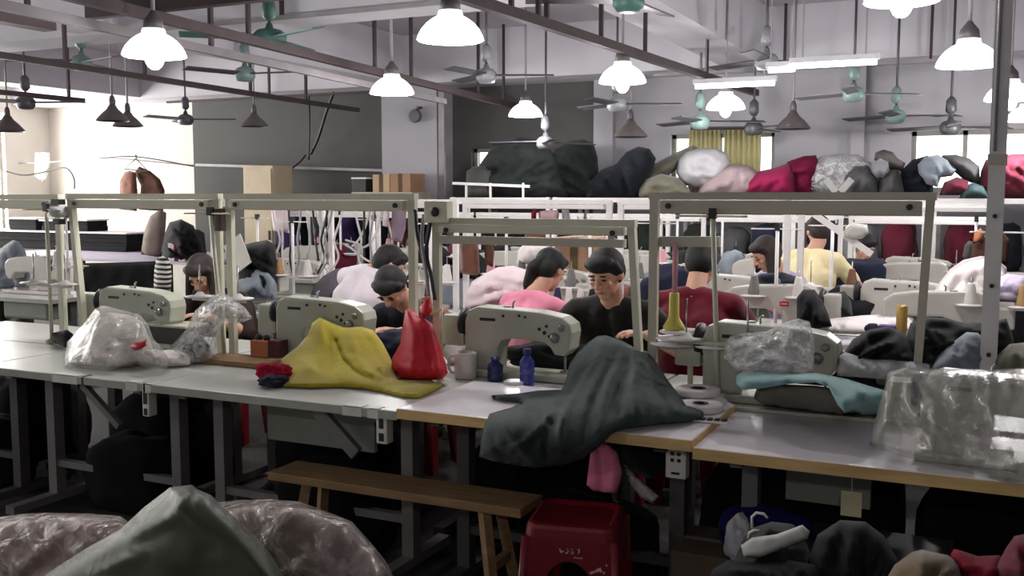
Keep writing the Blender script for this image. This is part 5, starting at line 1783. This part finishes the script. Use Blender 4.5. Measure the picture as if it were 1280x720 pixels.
# pale handrail and small grey bag left of the pile
t = thing('hand_rail', 'pale rail with short posts between the white column and the back pile', 'rail', at_v(566, 229, 9.85))
a, b = at_v(566, 229, 9.85), at_v(662, 233, 9.85)
MB().bar((0, 0, 0), b - a, .025, .03).build('bar', M_railw, t)
for k in (.18, .5, .92):
    p_ = (b - a) * k
    MB().box((p_.x - .01, -.01, 1.545 - a.z), (p_.x + .01, .01, 0)).build('post', M_railw, t)
o = puff('cloth_bag', [(582, 246, 10.0), (583, 214, 10.0), (592, 208, 10.0), (606, 207, 10.0), (614, 214, 10.0), (616, 246, 10.0)], .12, M_gd, R=10, step=4, zmin=1.546); tag(o, 'small grey bag left of the huge dark green bundle', 'bag')

# ------------------------------------------------------------------ left rear: cutting table with stacks of black cloth
M_lavt = mat('cutting_top_lavender', (196, 186, 206), .5, var=.04)
xr = at_v(244, 325, 8.4).x
t = thing('cutting_table', 'long cutting table with lavender white top at the left rear', 'table', (xr - 1.8, 9.15, 0))
MB().box((-1.8, -.8, .82), (1.8, .8, .85), bev=.005).build('tabletop', M_lavt, t)
for sx in (-1.7, 0, 1.7):
    for sy in (-.7, .7):
        MB().box((sx - .03, sy - .03, 0), (sx + .03, sy + .03, .82)).build('leg', M_legd, t)
o = puff('black_drape', [(96, 329, 8.33), (150, 328, 8.33), (203, 326, 8.33), (206, 345, 8.33), (204, 372, 8.33), (150, 378, 8.33), (98, 380, 8.33)], .05, mat('drape_black', (20, 20, 22), .95, var=.2), R=10, step=5, wr=(.02, 6)); tag(o, 'black cloth hanging down the front of the cutting table', 'cloth')


def slab(name, label, px0, px1, v, dep, z0, z1, m, cat, top=None, group=None, jag=.0):
    a, b = at_v(px0, 300, v).x, at_v(px1, 300, v).x
    t = thing(name, label, cat, ((a + b) / 2, v + dep / 2, z0), group=group)
    h_ = (b - a) / 2
    n = max(1, int((z1 - z0) / .05))
    for k in range(n):
        zz = (z1 - z0) / n
        MB().box((-h_ + rnd.uniform(0, .02), -dep / 2 + rnd.uniform(0, .02), k * zz), (h_ - rnd.uniform(0, .02), dep / 2, (k + 1) * zz), bev=.008).build('cloth_layer', m, t)
    if top:
        MB().box((-h_ - .02, -dep / 2 - .02, z1 - z0), (h_ + .02, dep / 2, z1 - z0 + .02), bev=.004).build('paper_sheet', top, t)
    return t


slab('cloth_stack', 'wide low stack of black cloth across the back of the cutting table', -60, 158, 9.45, .45, .851, 1.08, M_blk, 'cloth stack', M_wht)
slab('cloth_stack', 'black cloth stack, left one on top of the wide stack', 12, 46, 9.5, .35, 1.102, 1.25, M_blk, 'cloth stack', M_wht)
slab('cloth_stack', 'black cloth stack, middle one on top of the wide stack', 52, 70, 9.5, .35, 1.102, 1.23, M_dn, 'cloth stack', M_wht)
slab('cloth_stack', 'black cloth stack, right one on top of the wide stack', 88, 110, 9.5, .35, 1.102, 1.24, M_blk, 'cloth stack', M_wht)
o = puff('garment_heap', [(204, 330, 8.6), (202, 312, 8.6), (206, 292, 8.6), (212, 278, 8.6), (226, 274, 8.6), (242, 282, 8.6), (250, 300, 8.6), (256, 316, 8.6), (250, 332, 8.6)], .22, M_blk, R=16, step=3.5, wr=(.07, 6), zmin=.851, fold_noise=(.3, .5, .12, 3))
tag(o, 'black garment heap at the right end of the cutting table', 'garment heap')
o = MB().lathe([(.10, 0), (.11, .02), (.09, .3), (.03, .34)], 14).build('black_bucket', M_black); p = at_v(237, 300, 8.8); o.location = (p.x + .15, 8.75, .851 + .0)
tag(o, 'black tapered bin standing behind the black garment heap', 'bin')
o = puff('hanging_cloth', [(176, 318, 8.9), (180, 290, 8.9), (188, 270, 8.9), (200, 262, 8.9), (208, 266, 8.9), (206, 300, 8.9), (202, 322, 8.9)], .08, mat('cloth_taupe', (112, 100, 94), .85, var=.1), R=12, step=5, zmin=.851)
tag(o, 'taupe cloth standing up between the lavender table top and the black heap', 'cloth')
# brown garments hung on the wire
for i, (l, pts, m) in enumerate((
        ('left brown garment hung on the wire before the white wall', [(149, 262, 10.2), (150, 226, 10.2), (156, 215, 10.2), (162, 213, 10.2), (170, 216, 10.2), (172, 240, 10.2), (171, 264, 10.2)], M_brown),
        ('right brown garment hung on the wire, slanting to the right', [(174, 262, 10.3), (176, 232, 10.3), (168, 216, 10.3), (174, 208, 10.3), (188, 214, 10.3), (200, 224, 10.3), (206, 238, 10.3), (204, 264, 10.3)], mat('garment_dark_brown', (84, 58, 50), .85, var=.15)))):
    o = puff('hanging_garment', pts, .07, m, R=9, step=3.5, wr=(.03, 8)); tag(o, l, 'garment', 'garments hung on the wire')
t = thing('coat_hanger', 'wire coat hanger holding the brown garments', 'hanger', at_v(170, 200, 10.25))
MB().tube([(0, 0, .02), (.02, 0, .05), (0, 0, .07), (-.01, 0, .05)], .008, 6).tube([(0, 0, .02), (-.22, 0, -.12), (.22, 0, -.16), (0, 0, .02)], .008, 6).build('wire', M_cable, t)
o = puff('hanging_bag', [(43, 220, 10.4), (44, 190, 10.4), (62, 190, 10.4), (63, 205, 10.4), (58, 222, 10.4), (54, 228, 10.4)], .05, M_filmg, R=8, step=3.5); tag(o, 'pale plastic bag hung on the wires at the far left', 'bag')
# clear plastic heap on the second row at the far left
o = puff('plastic_heap', [(-14, 345, 6.0), (-6, 320, 6.0), (4, 308, 6.0), (16, 300, 6.0), (24, 302, 6.0), (32, 314, 6.0), (38, 345, 6.0), (36, 361, 't.762'), (-10, 361, 't.762')], .12, M_gbl, R=9, step=3.5, wr=(.05, 9)); tag(o, 'blue grey plastic heap at the far left edge', 'heap')

# beige cupboard, boxes and the pale cabinet before the grey wall
def cupboard(label, px0, px1, ytop, v, dep, m, door=True):
    a, b = at_v(px0, 300, v).x, at_v(px1, 300, v).x
    z = at_v((px0 + px1) / 2, ytop, v).z
    t = thing('cupboard', label, 'cupboard', ((a + b) / 2, v + dep / 2, 0))
    h_ = (b - a) / 2
    MB().box((-h_, -dep / 2, 0.0), (h_, dep / 2, z), bev=.008).build('carcass', m, t)
    d = MB().box((-h_ + .02, -dep / 2 - .018, .08), (h_ - .02, -dep / 2 - .001, z - .04), bev=.004).build('door', m, t)
    MB().box((h_ - .07, -dep / 2 - .035, 1.0), (h_ - .055, -dep / 2 - .018, 1.12)).build('handle', M_black, d)
    return t, z


M_beige = mat('cupboard_beige', (190, 174, 146), .6, var=.06)
cupboard('tall beige cupboard before the grey wall at left', 306, 343, 207, 10.4, .4, M_beige)
t, zc = cupboard('pale cupboard carrying cardboard boxes beside the white column', 440, 516, 240, 10.3, .45, mat('cupboard_pale', (182, 172, 156), .6, var=.06))
M_card = mat('cardboard', (166, 130, 104), .8, var=.1, scale=4)


def carton(label, px0, px1, y0, y1, v, dep, m, zbase=None):
    a, b = at_v(px0, y1, v), at_v(px1, y1, v)
    z1, z0 = at_v((px0 + px1) / 2, y0, v).z, at_v((px0 + px1) / 2, y1, v).z
    if zbase is not None:
        z0 = zbase
    t = thing('cardboard_box', label, 'box', ((a.x + b.x) / 2, v + dep / 2, z0))
    h_ = (b.x - a.x) / 2
    MB().box((-h_, -dep / 2, 0), (h_, dep / 2, z1 - z0), bev=.006).build('box_body', m, t)
    MB().box((-.03, -dep / 2 - .001, 0.0), (.03, dep / 2, z1 - z0 + .0012)).build('tape', M_tan, t)
    return t


carton('brown cardboard box, right one on the pale cupboard', 488, 513, 217, 240, 10.35, .35, M_card, zc)
carton('lighter cardboard box, middle one on the pale cupboard', 466, 487, 218, 240, 10.35, .3, mat('cardboard_light', (192, 164, 132), .8, var=.08), zc)
t = thing('dark_box', 'dark open box, left one on the pale cupboard', 'box', (at_v(450, 230, 10.4).x, 10.5, zc))
MB().box((-.10, -.12, 0), (.10, .12, .17), bev=.004).build('box_body', M_black, t)
MB().box((-.11, -.13, .16), (.11, .13, .18), bev=.003).build('rim', M_railw, t)

# cloths hung on the rails of the rows behind
HUNG = [
    ('pink cloth hung on a white rail before the beige cupboard', [(341, 288, 8.5), (339, 262, 8.5), (344, 257, 8.5), (358, 257, 8.5), (361, 272, 8.5), (362, 288, 8.5), (352, 291, 8.5)], M_pinkw),
    ('purple cloth hung just below the pink one', [(344, 306, 8.6), (344, 288, 8.6), (360, 287, 8.6), (372, 296, 8.6), (376, 312, 8.6), (358, 314, 8.6)], mat('cloth_purple', (58, 44, 84), .85)),
    ('mauve cloth hung on the rail left of the cable bundle', [(489, 300, 6.1), (490, 260, 6.1), (500, 257, 6.1), (508, 262, 6.1), (507, 285, 6.1), (502, 304, 6.1)], mat('cloth_mauve', (134, 116, 128), .85, var=.12)),
    ('pale pink strip hung next to the mauve cloth', [(478, 282, 6.1), (479, 260, 6.1), (485, 258, 6.1), (487, 270, 6.1), (485, 284, 6.1)], M_pinkw),
    ('brown garment hung on the rail of the second row left of the pink top', [(575, 342, 6.1), (574, 305, 6.1), (578, 298, 6.1), (592, 297, 6.1), (598, 306, 6.1), (600, 345, 6.1)], M_brown),
    ('dark brown cloth hung right of the brown garment', [(606, 330, 6.1), (605, 300, 6.1), (614, 297, 6.1), (618, 315, 6.1), (616, 334, 6.1)], mat('garment_dark_brown', (84, 58, 50))),
    ('crimson cloth hung high on the white rail behind the lower double rail', [(664, 275, 6.12), (664, 266, 6.12), (668, 260, 6.12), (671, 264, 6.12), (670, 275, 6.12)], M_crim),
    ('pinkish cloth hung next to the crimson one', [(674, 277, 6.12), (673, 264, 6.12), (690, 262, 6.12), (699, 264, 6.12), (698, 278, 6.12)], mat('cloth_dusty_pink', (176, 148, 152), .85)),
    ('grey cloth hung next to the dusty pink one', [(703, 279, 6.12), (702, 262, 6.12), (711, 262, 6.12), (714, 279, 6.12)], M_grey),
    ('orange brown garment at the right behind the service pole', [(1216, 305, 7.4), (1218, 290, 7.4), (1226, 285, 7.4), (1231, 292, 7.4), (1228, 302, 7.4)], mat('cloth_orange', (190, 122, 84), .85)),
    ('big dark brown garment below the orange one', [(1212, 328, 7.5), (1216, 305, 7.5), (1230, 294, 7.5), (1252, 288, 7.5), (1262, 300, 7.5), (1260, 330, 7.5)], mat('garment_dark_brown', (84, 58, 50))),
    ('dark grey garment hung left of the orange one', [(1202, 324, 7.6), (1206, 306, 7.6), (1214, 298, 7.6), (1218, 312, 7.6), (1216, 328, 7.6)], M_gd),
]
for i, (l, pts, m) in enumerate(HUNG):
    o = puff('hanging_cloth', pts, .07, m, R=8, step=3.5, wr=(.02, 10), seed=i * 1.9); tag(o, l, 'cloth', 'cloths hung on the rails')

# ------------------------------------------------------------------ cloth lying on the rows behind (T = level of the top)
T = 't.765'
LAID = [
    ('black garment heap behind the rail post between the left benches', [(292, 372, 5.75), (292, 330, 5.8), (298, 308, 5.85), (316, 303, 5.85), (334, 300, 5.85), (344, 306, 5.85), (346, 330, 5.8), (346, 372, 5.75)], .18, M_blk),
    ('blue grey garment heap in front of the black one', [(286, 376, 5.62), (290, 356, 5.65), (302, 342, 5.68), (322, 336, 5.68), (338, 340, 5.68), (346, 356, 5.65), (347, 376, 5.62)], .14, M_gbl),
    ('grey garment leaning behind the mustard cloth', [(384, 380, 5.7), (392, 358, 5.75), (404, 345, 5.78), (420, 336, 5.8), (434, 334, 5.8), (437, 352, 5.75), (434, 380, 5.7)], .12, mat('cloth_slate', (92, 88, 96), .85, var=.12)),
    ('pale pink white heap left of the pink top', [(578, 392, 5.62), (582, 370, 5.66), (590, 352, 5.7), (606, 342, 5.72), (622, 334, 5.72), (642, 332, 5.72), (660, 338, 5.7), (664, 392, 5.62)], .16, M_pinkw),
    ('white cloth bag behind the ponytail', [(646, 330, 6.6), (648, 312, 6.6), (660, 300, 6.6), (674, 298, 6.6), (684, 306, 6.6), (688, 330, 6.6)], .14, M_wht),
    ('black garment heap far behind the pale pink one', [(548, 352, 6.5), (552, 336, 6.5), (568, 330, 6.5), (592, 332, 6.5), (600, 352, 6.5)], .14, M_blk),
    ('white cloth heap at right with a dark pocket, in the third row', [(1160, 380, 6.1), (1172, 356, 6.15), (1188, 336, 6.2), (1204, 325, 6.2), (1226, 320, 6.2), (1244, 322, 6.2), (1258, 334, 6.2), (1262, 380, 6.1)], .16, M_wht),
    ('lavender white cloth heap right of the white one', [(1232, 382, 5.95), (1240, 352, 6.0), (1258, 342, 6.0), (1284, 345, 6.0), (1290, 382, 5.95)], .14, mat('cloth_lavender_white', (212, 200, 222), .85, var=.05)),
    ('white sheets with a brown edge right of the red labelled machine', [(1012, 416, 5.60), (1014, 404, 5.62), (1040, 398, 5.75), (1080, 394, 5.85), (1130, 392, 5.85), (1142, 398, 5.8), (1140, 414, 5.6), (1070, 418, 5.58)], .08, M_wht),
    ('black garment draped over the end of the red labelled machine', [(996, 408, 5.62), (996, 372, 5.68), (1004, 362, 5.72), (1018, 362, 5.72), (1028, 376, 5.66), (1036, 394, 5.6), (1040, 408, 5.56), (1016, 412, 5.58)], .09, M_blk),
    ('dark green cloth heap below the pale yellow shirt', [(1024, 398, 6.0), (1026, 374, 6.05), (1038, 366, 6.1), (1056, 364, 6.1), (1064, 376, 6.05), (1066, 398, 6.0)], .12, M_dkg),
    ('dark blue black cloth over the machine in front of the lavender sewer', [(936, 372, 6.0), (938, 350, 6.0), (950, 342, 6.05), (978, 340, 6.05), (996, 346, 6.05), (1000, 366, 6.0), (984, 374, 5.98)], .10, M_dn),
]
for i, (l, pts, bl_, m) in enumerate(LAID):
    o = puff('garment_heap', pts, bl_, m, R=16, step=4.5, wr=(.03, 8), seed=i * 3.7, fold_noise=(.20, .6 + i * .8, .09, 3.5), zmin=.763, back=.6)
    tag(o, l, 'cloth heap')
# black and grey garments on the table behind the right board
NEARH = [
    ('left black garment heap behind the plastic wrapped machine', [(1052, 462, 4.15), (1054, 442, 4.18), (1066, 424, 4.2), (1086, 412, 4.22), (1110, 408, 4.22), (1128, 414, 4.2), (1146, 440, 4.16), (1150, 466, 4.12)], .13, M_blk),
    ('right black garment heap behind the plastic wrapped machine', [(1128, 470, 4.2), (1130, 430, 4.24), (1138, 404, 4.27), (1158, 396, 4.28), (1184, 398, 4.28), (1206, 404, 4.27), (1236, 402, 4.26), (1258, 398, 4.26), (1266, 420, 4.24), (1275, 470, 4.2)], .14, M_dkg),
    ('blue grey garment on top of the black heaps at right', [(1160, 466, 4.0), (1172, 446, 4.03), (1184, 434, 4.05), (1196, 424, 4.06), (1208, 415, 4.07), (1222, 416, 4.07), (1234, 426, 4.06), (1232, 450, 4.03), (1226, 466, 4.0)], .07, M_gbl),
    ('white lace edged cloth in front of the left black heap', [(1046, 470, 3.98), (1048, 446, 4.02), (1056, 440, 4.03), (1076, 446, 4.02), (1096, 450, 4.0), (1118, 448, 4.0), (1140, 452, 4.0), (1165, 455, 4.0), (1160, 468, 3.98), (1110, 474, 3.96)], .05, M_lgrey),
    ('olive dark cloth at the right edge behind the service pole', [(1240, 470, 3.96), (1244, 446, 4.0), (1262, 430, 4.02), (1300, 426, 4.02), (1310, 470, 3.96)], .08, M_olive),
]
for i, (l, pts, bl_, m) in enumerate(NEARH):
    o = puff('garment_heap', pts, bl_, m, R=20, step=4, wr=(.03, 8), seed=i * 5.1 + 2, fold_noise=(.22, -.5 + i * .5, .065, 4), zmin=.763, back=.6,
             folds=[([(pts[1][0] + 10, pts[2][1] + 14), ((pts[3][0] + pts[4][0]) / 2, pts[3][1] + 22)], .03, 5), ([(pts[3][0], pts[3][1] + 8), (pts[4][0] - 8, pts[0][1] - 10)], -.03, 5)])
    tag(o, l, 'cloth heap')

# tan carton between the pink top and the sewer in black
carton('big tan cardboard box between the pink top and the sewer in black', 693, 742, 297, 345, 6.55, .35, M_card, .762)
t = thing('bobbin_case', 'white drawer case below the tan cardboard box', 'case', (at_v(722, 345, 5.75).x, 5.72, .762))
MB().box((-.16, -.08, 0), (.16, .08, .16), bev=.006).build('case_body', M_mwhite, t)
for k in range(2):
    MB().box((-.14, -.084, .02 + k * .07), (.14, -.078, .08 + k * .07), bev=.002).build('drawer', M_lgrey, t)
# small bright things around the right-hand rows
p = at_v(1092, 392, 5.35)
o = MB().lathe([(.045, 0), (.05, .01), (.05, .1), (.035, .12), (.02, .13)], 16).build('spray_bottle', M_navy); o.location = (at_v(1092, 392, 5.62).x, 5.60, .76)
o.location.z = .78; tag(o, 'dark navy jar on the white sheets at right', 'jar')
t = thing('small_box', 'crimson and purple box beside the dark navy jar', 'box', (at_v(1110, 392, 5.62).x, 5.58, .80))
MB().box((-.05, -.04, 0), (.05, .04, .05), bev=.004).build('box_body', M_crim, t)
MB().box((-.04, -.035, .05), (.05, .035, .11), bev=.008).build('lid', mat('purple_lid', (84, 62, 130), .5), t)
o = MB().lathe([(.025, 0), (.028, .01), (.028, .24), (.022, .25)], 16).build('gold_tube', mat('gold_foil', (180, 146, 78), .35, .5)); o.location = (at_v(1128, 398, 5.60).x, 5.56, .77)
tag(o, 'gold roll standing upright on the white sheets at right', 'roll')
lb = MB().box((-.025, .062, .20), (.025, .066, .226), bev=.001)
lb.build('red_label', mat('label_red', (200, 30, 50), .4), red_machine, (-.10, 0, 0))
MB().box((-.017, .066, .21), (.017, .0672, .216)).build('pale_stripe', M_wht, red_machine, (-.10, 0, 0))
# pale pieces leaning in the frame behind the pale yellow shirt
a, b = at_v(1018, 268, 6.12), at_v(1090, 318, 6.12)
o = MB().bar((0, 0, 0), b - a, .02, .035).build('slanting_rail', M_railw); o.location = a; tag(o, 'white bar slanting down right across the pale yellow shirt', 'bar')
o = puff('bracket_plate', [(1055, 296, 6.1), (1056, 285, 6.1), (1064, 278, 6.1), (1084, 281, 6.1), (1086, 292, 6.1), (1078, 298, 6.1), (1066, 300, 6.1)], .03, M_mwhite, R=6, step=3, wr=(.002, 5)); tag(o, 'pale grey head of a bracket hung on the white rail at right', 'bracket')
M_paper = bpy.data.materials.new('thin_white_paper')
M_paper.use_nodes = True
nt = M_paper.node_tree
nt.nodes.remove(nt.nodes['Principled BSDF'])
d_, tl_, mx_ = nt.nodes.new('ShaderNodeBsdfDiffuse'), nt.nodes.new('ShaderNodeBsdfTranslucent'), nt.nodes.new('ShaderNodeMixShader')
for q in (d_, tl_):
    q.inputs['Color'].default_value = (.9, .89, .88, 1)
mx_.inputs['Fac'].default_value = .5
nt.links.new(d_.outputs[0], mx_.inputs[1]); nt.links.new(tl_.outputs[0], mx_.inputs[2]); nt.links.new(mx_.outputs[0], nt.nodes['Material Output'].inputs['Surface'])
# V of white card strips on the right frame
t = thing('card_strip', 'two white card strips standing in a V on the right rail frame', 'card', (at_v(1048, 236, 4.02).x, 4.02, 1.606))
for s in (-1, 1):
    MB().bar((s * .008, 0, -.0), (s * .048, 0, .05), .003, .026).build('strip', M_paper, t)
# striped garment and pink box at left
t = thing('hanging_striped_garment', 'black and white striped garment hung behind the left bench', 'garment', at_v(203, 342, 5.55))
m_ = mat('stripe_black_white', (214, 208, 200), .85)
nt = m_.node_tree
wv = nt.nodes.new('ShaderNodeTexWave'); wv.bands_direction = 'Z'; wv.inputs['Scale'].default_value = 9.0; wv.inputs['Distortion'].default_value = 1.2
rp = nt.nodes.new('ShaderNodeValToRGB'); rp.color_ramp.interpolation = 'CONSTANT'
rp.color_ramp.elements[0].color = (.012, .012, .014, 1); rp.color_ramp.elements[1].color = (.66, .63, .58, 1); rp.color_ramp.elements[1].position = .5
nt.links.new(nt.nodes['Texture Coordinate'].outputs['Object'], wv.inputs['Vector']); nt.links.new(wv.outputs['Fac'], rp.inputs['Fac'])
nt.links.new(rp.outputs['Color'], nt.nodes['Principled BSDF'].inputs['Base Color'])
o = puff('cloth', [(192, 362, 5.55), (193, 335, 5.56), (196, 322, 5.56), (204, 320, 5.56), (213, 326, 5.56), (215, 345, 5.55), (213, 364, 5.55)], .07, m_, t, R=9, step=3.5, wr=(.01, 9))
o.matrix_parent_inverse = Matrix.Translation(-t.location)
t = thing('thread_box', 'pink and white thread box standing by the black heap at left', 'box', (at_v(222, 322, 8.42).x, 8.46, .852))
MB().box((-.12, -.06, 0), (.12, .06, .2), bev=.006).build('box_body', M_pinkw, t)
MB().box((-.03, -.0615, .0), (.03, .0615, .2015)).build('dark_band', M_maro, t)
# plastic covered tangle of hoses and cords in the second row at left
for i, (l, pts, m) in enumerate((
        ('white cord looping from the rail above the white shirt, upper one', [(432, 300, 6.0), (446, 304, 6.0), (455, 309, 6.0), (466, 300, 6.0), (474, 280, 6.05), (478, 262, 6.1)], M_cablew),
        ('white cord looping from the rail above the white shirt, lower one', [(432, 305, 6.0), (445, 315, 6.0), (458, 325, 6.0), (472, 331, 6.0)], M_cablew),
        ('black cord hanging from the rail behind the mustard cloth', [(391, 262, 6.1), (393, 285, 6.1), (395, 305, 6.0), (398, 325, 6.0)], M_cable),
        ('grey hose hanging from the rail behind the mustard cloth', [(410, 264, 6.1), (404, 285, 6.1), (408, 305, 6.0), (404, 330, 5.9)], M_ductg),
        ('pale cord loop hung left of the mauve cloth', [(462, 264, 6.1), (456, 285, 6.1), (448, 300, 6.05), (440, 308, 6.0)], M_cablew),
        ('black cable bundle down the post beside the red bag, left strand', [(519, 262, 4.0), (521, 290, 3.99), (528, 320, 3.99), (534, 350, 3.98), (531, 380, 3.97)], M_cable),
        ('black cable bundle down the post beside the red bag, right strand', [(539, 258, 4.0), (537, 285, 3.99), (533, 315, 3.99), (539, 345, 3.98), (544, 375, 3.97)], M_cable),
        ('grey cable between the two black strands beside the red bag', [(530, 268, 4.0), (527, 300, 3.99), (532, 335, 3.98), (536, 372, 3.97)], M_ductg))):
    cable('cord', l, [at_v(*p_) for p_ in pts], .008 if i < 5 else .009, m, 'cord')
t = thing('junction_box', 'grey junction box with dark socket between the two middle rail frames', 'box', at_v(548, 262, 4.0))
MB().box((-.06, -.03, -.06), (.06, .03, .04), bev=.006).build('case', M_rail, t)
MB().lathe([(.022, 0), (.022, .008), (.012, .012)], 14, Matrix.Translation((0.0, -.03, -.01)) @ Matrix.Rotation(PI / 2, 4, 'X')).build('socket', M_black, t)
t = thing('wooden_bracket', 'brown block strapped to the post above the left thread stand', 'block', at_v(275, 274, 3.97))
MB().box((-.022, -.02, -.06), (.022, .02, .055), bev=.004).build('block', mat('block_brown', (86, 70, 58), .6), t)
MB().box((-.035, -.015, -.035), (-.022, .015, .03), bev=.003).build('lever', M_black, t)
t = thing('clip_lamp', 'small clamp lamp fixed on the left edge rail post', 'lamp', at_v(73, 258, 3.97))
MB().lathe([(.02, .0), (.045, .0), (.05, -.04), (.03, -.06)], 14).build('lamp_shade', M_lgrey, t)
MB().box((-.025, -.025, -.10), (.03, .02, -.07), bev=.004).build('clamp', M_black, t)
MB().box((-.03, -.025, .01), (.035, .02, .04), bev=.004).build('knob', M_black, t)
# white card leaning in front of the black heap at left
o = MB().box((-.09, -.004, -.12), (.09, .004, .12), bev=.002).build('card', M_mwhite); o.location = at_v(297, 318, 5.6) ; o.rotation_euler = (math.radians(-8), math.radians(-32), 0)
tag(o, 'white card leaning against the black garment heap at left', 'card')

# ------------------------------------------------------------------ black sacks added to keep the space under the near tables dark
M_und = mat('sack_shade_black', (17, 17, 18), .95, var=.2)  # near-black, stands in for the shade under the tables
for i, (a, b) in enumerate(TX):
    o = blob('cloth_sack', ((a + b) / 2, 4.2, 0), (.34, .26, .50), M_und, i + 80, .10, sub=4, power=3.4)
    tag(o, 'added black sack darkening the floor under the near machine tables, %s from the left' % ORD[i], 'sack', 'added dark sacks under the near tables')
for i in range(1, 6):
    o = blob('cloth_sack', ((BX[i] + BX[i + 1]) / 2 + .04, 3.68, 0), (.30, .14, .38 if i != 5 else .30), M_und, i + 95, .10, sub=4, power=3.4)  # added to darken the space under the front boards
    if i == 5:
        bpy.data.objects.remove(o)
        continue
    tag(o, 'added black bundle darkening the floor under the front boards, %s from the left' % ORD[i - 1], 'bundle', 'added dark bundles under the front boards')
# garments and cloth left lying on the benches of the rows behind
CH = [('black', M_blk), ('dark green', M_dkg), ('navy', M_navy), ('black', M_blk), ('charcoal', M_char), ('brown', M_brown), ('white', M_wht), ('maroon', M_maro), ('blue grey', M_gbl), ('black', M_blk)]
q_ = 0
for ri, (y0, dep, side, my, mr, rw) in enumerate(ROWS):
    if ri == 0:
        continue
    for kk, x in enumerate(ROW_X[ri]):
        x += .36 if rnd.random() < .5 else -.34
        c = (q_ * 7 + ri) % 10
        o = blob('garment_heap', (x, y0 + dep / 2 + rnd.uniform(-.05, .05), .761), (.17 + .06 * rnd.random(), .17, .20 + .16 * rnd.random()), CH[c][1], 200 + q_, .3, sub=3)
        tag(o, '%s garment heap on the benches of the %s, %s heap from the left' % (CH[c][0], rw, ORD[kk]), 'cloth heap', 'garment heaps on the rows behind')
        q_ += 1

# a rail of dark garments behind the fifth row, left of the racks
t = thing('clothes_rail', 'pale metal clothes rail full of dark garments before the grey wall', 'clothes rail', (-6.3, 9.5, 0))
for s_ in (-1.25, 1.25):
    MB().box((s_ - .015, -.015, 0), (s_ + .015, .015, 1.5)).box((s_ - .02, -.25, 0), (s_ + .02, .25, .03)).build('post', M_railw, t)
MB().tube([(-1.3, 0, 1.5), (1.3, 0, 1.5)], .014, 8).build('bar', M_railw, t)
GC = [('black', M_blk), ('navy', M_navy), ('dark grey', M_gd), ('black', M_blk), ('purple', MATS['cloth_purple']), ('black', M_blk), ('charcoal', M_char), ('brown', M_brown), ('black', M_blk), ('navy', M_navy), ('blue black', M_dn)]
for k, (cn, m) in enumerate(GC):
    x = -7.4 + .22 * k
    mb = MB()
    prof = []
    for i_ in range(13):
        f = i_ / 12
        wv = .03 * math.sin(k * 2 + f * 9)
        hw_ = .05 + .20 * min(1, f * 4) + .03 * f
        prof.append((hw_, 1.47 - .75 * f, wv))
    vs, fs = [], []
    n_ = 16
    for hw_, z, wv in prof:
        for q in range(n_):
            a_ = 2 * PI * q / n_
            rr_ = .07 + .02 * math.sin(3 * a_ + k + z * 9)
            vs.append((rr_ * math.cos(a_) + wv, hw_ * math.sin(a_), z))
    for i_ in range(12):
        for q in range(n_):
            a_, b_ = i_ * n_ + q, i_ * n_ + (q + 1) % n_
            fs.append((a_, b_, b_ + n_, a_ + n_))
    fs.append(tuple(range(n_))); fs.append(tuple(12 * n_ + q for q in reversed(range(n_))))
    o = mb.add(vs, fs, True).build('hanging_garment', m, None, (x, 9.5, 0))
    tag(o, '%s garment on the pale clothes rail, %s from the left' % (cn, (ORD + ['tenth', 'eleventh'])[k]), 'garment', 'garments on the clothes rail')

# cords hanging from the white rails of the second and third rows at left
OR2 = ORD + ['tenth', 'eleventh', 'twelfth', 'thirteenth']
rq = random.Random(11)
for k in range(13):
    px = 340 + k * 11.5 + rq.uniform(-4, 4)
    v = rq.uniform(5.9, 6.1)
    d_ = rq.uniform(-14, 14)
    m = (M_cablew, M_cablew, M_cable, M_ductg)[k % 4]
    nm = ('white', 'white', 'black', 'grey')[k % 4]
    pts = [at_v(px, 252, v), at_v(px + d_ * .3, 275, v), at_v(px + d_ * .9, 300, v), at_v(px + d_ * .5, 322, v), at_v(px + d_ * 1.4, 342, v)]
    cable('cord', '%s cord hanging behind the mustard cloth, %s of that row of cords from the left' % (nm, OR2[k]), pts, .008, m, 'cord', 'cords hung behind the mustard cloth')

# thread rack with cones in rows between the pink top and the sewer in black
t = thing('thread_rack', 'white two tier thread rack between the pink top and the sewer in black', 'rack', (at_v(716, 375, 5.62).x, 5.60, .762))
for z, y_ in ((.05, -.05), (.14, .05)):
    MB().box((-.24, y_ - .045, z), (.24, y_ + .045, z + .012), bev=.003).build('shelf', M_railw, t)
for s_ in (-.235, .235):
    MB().box((s_ - .008, -.09, 0), (s_ + .008, .09, .05)).box((s_ - .008, 0.0, .05), (s_ + .008, .09, .14)).build('side_panel', M_railw, t)
for k in range(12):
    tier = k // 6
    ci = (0, 0, 4, 0, 5, 1, 0, 3, 0, 0, 4, 2)[k]
    x = t.location.x - .19 + (k % 6) * .076
    thread_cone('%s thread cone, %s from left on the %s tier of the white thread rack' % (CN[ci], ORD[k % 6], ('lower', 'upper')[tier]), (x, 5.60 + (-.05, .05)[tier], .762 + (.062, .152)[tier]), M_cone[ci], .11, .03, 'thread cones on the white rack')
for x, l in ((-.55, 'added black sack darkening the gap under the right board behind the blue bag'), (.12, 'added black sack darkening the gap under the right board behind the crate')):  # added to block the bright gap seen under the right board
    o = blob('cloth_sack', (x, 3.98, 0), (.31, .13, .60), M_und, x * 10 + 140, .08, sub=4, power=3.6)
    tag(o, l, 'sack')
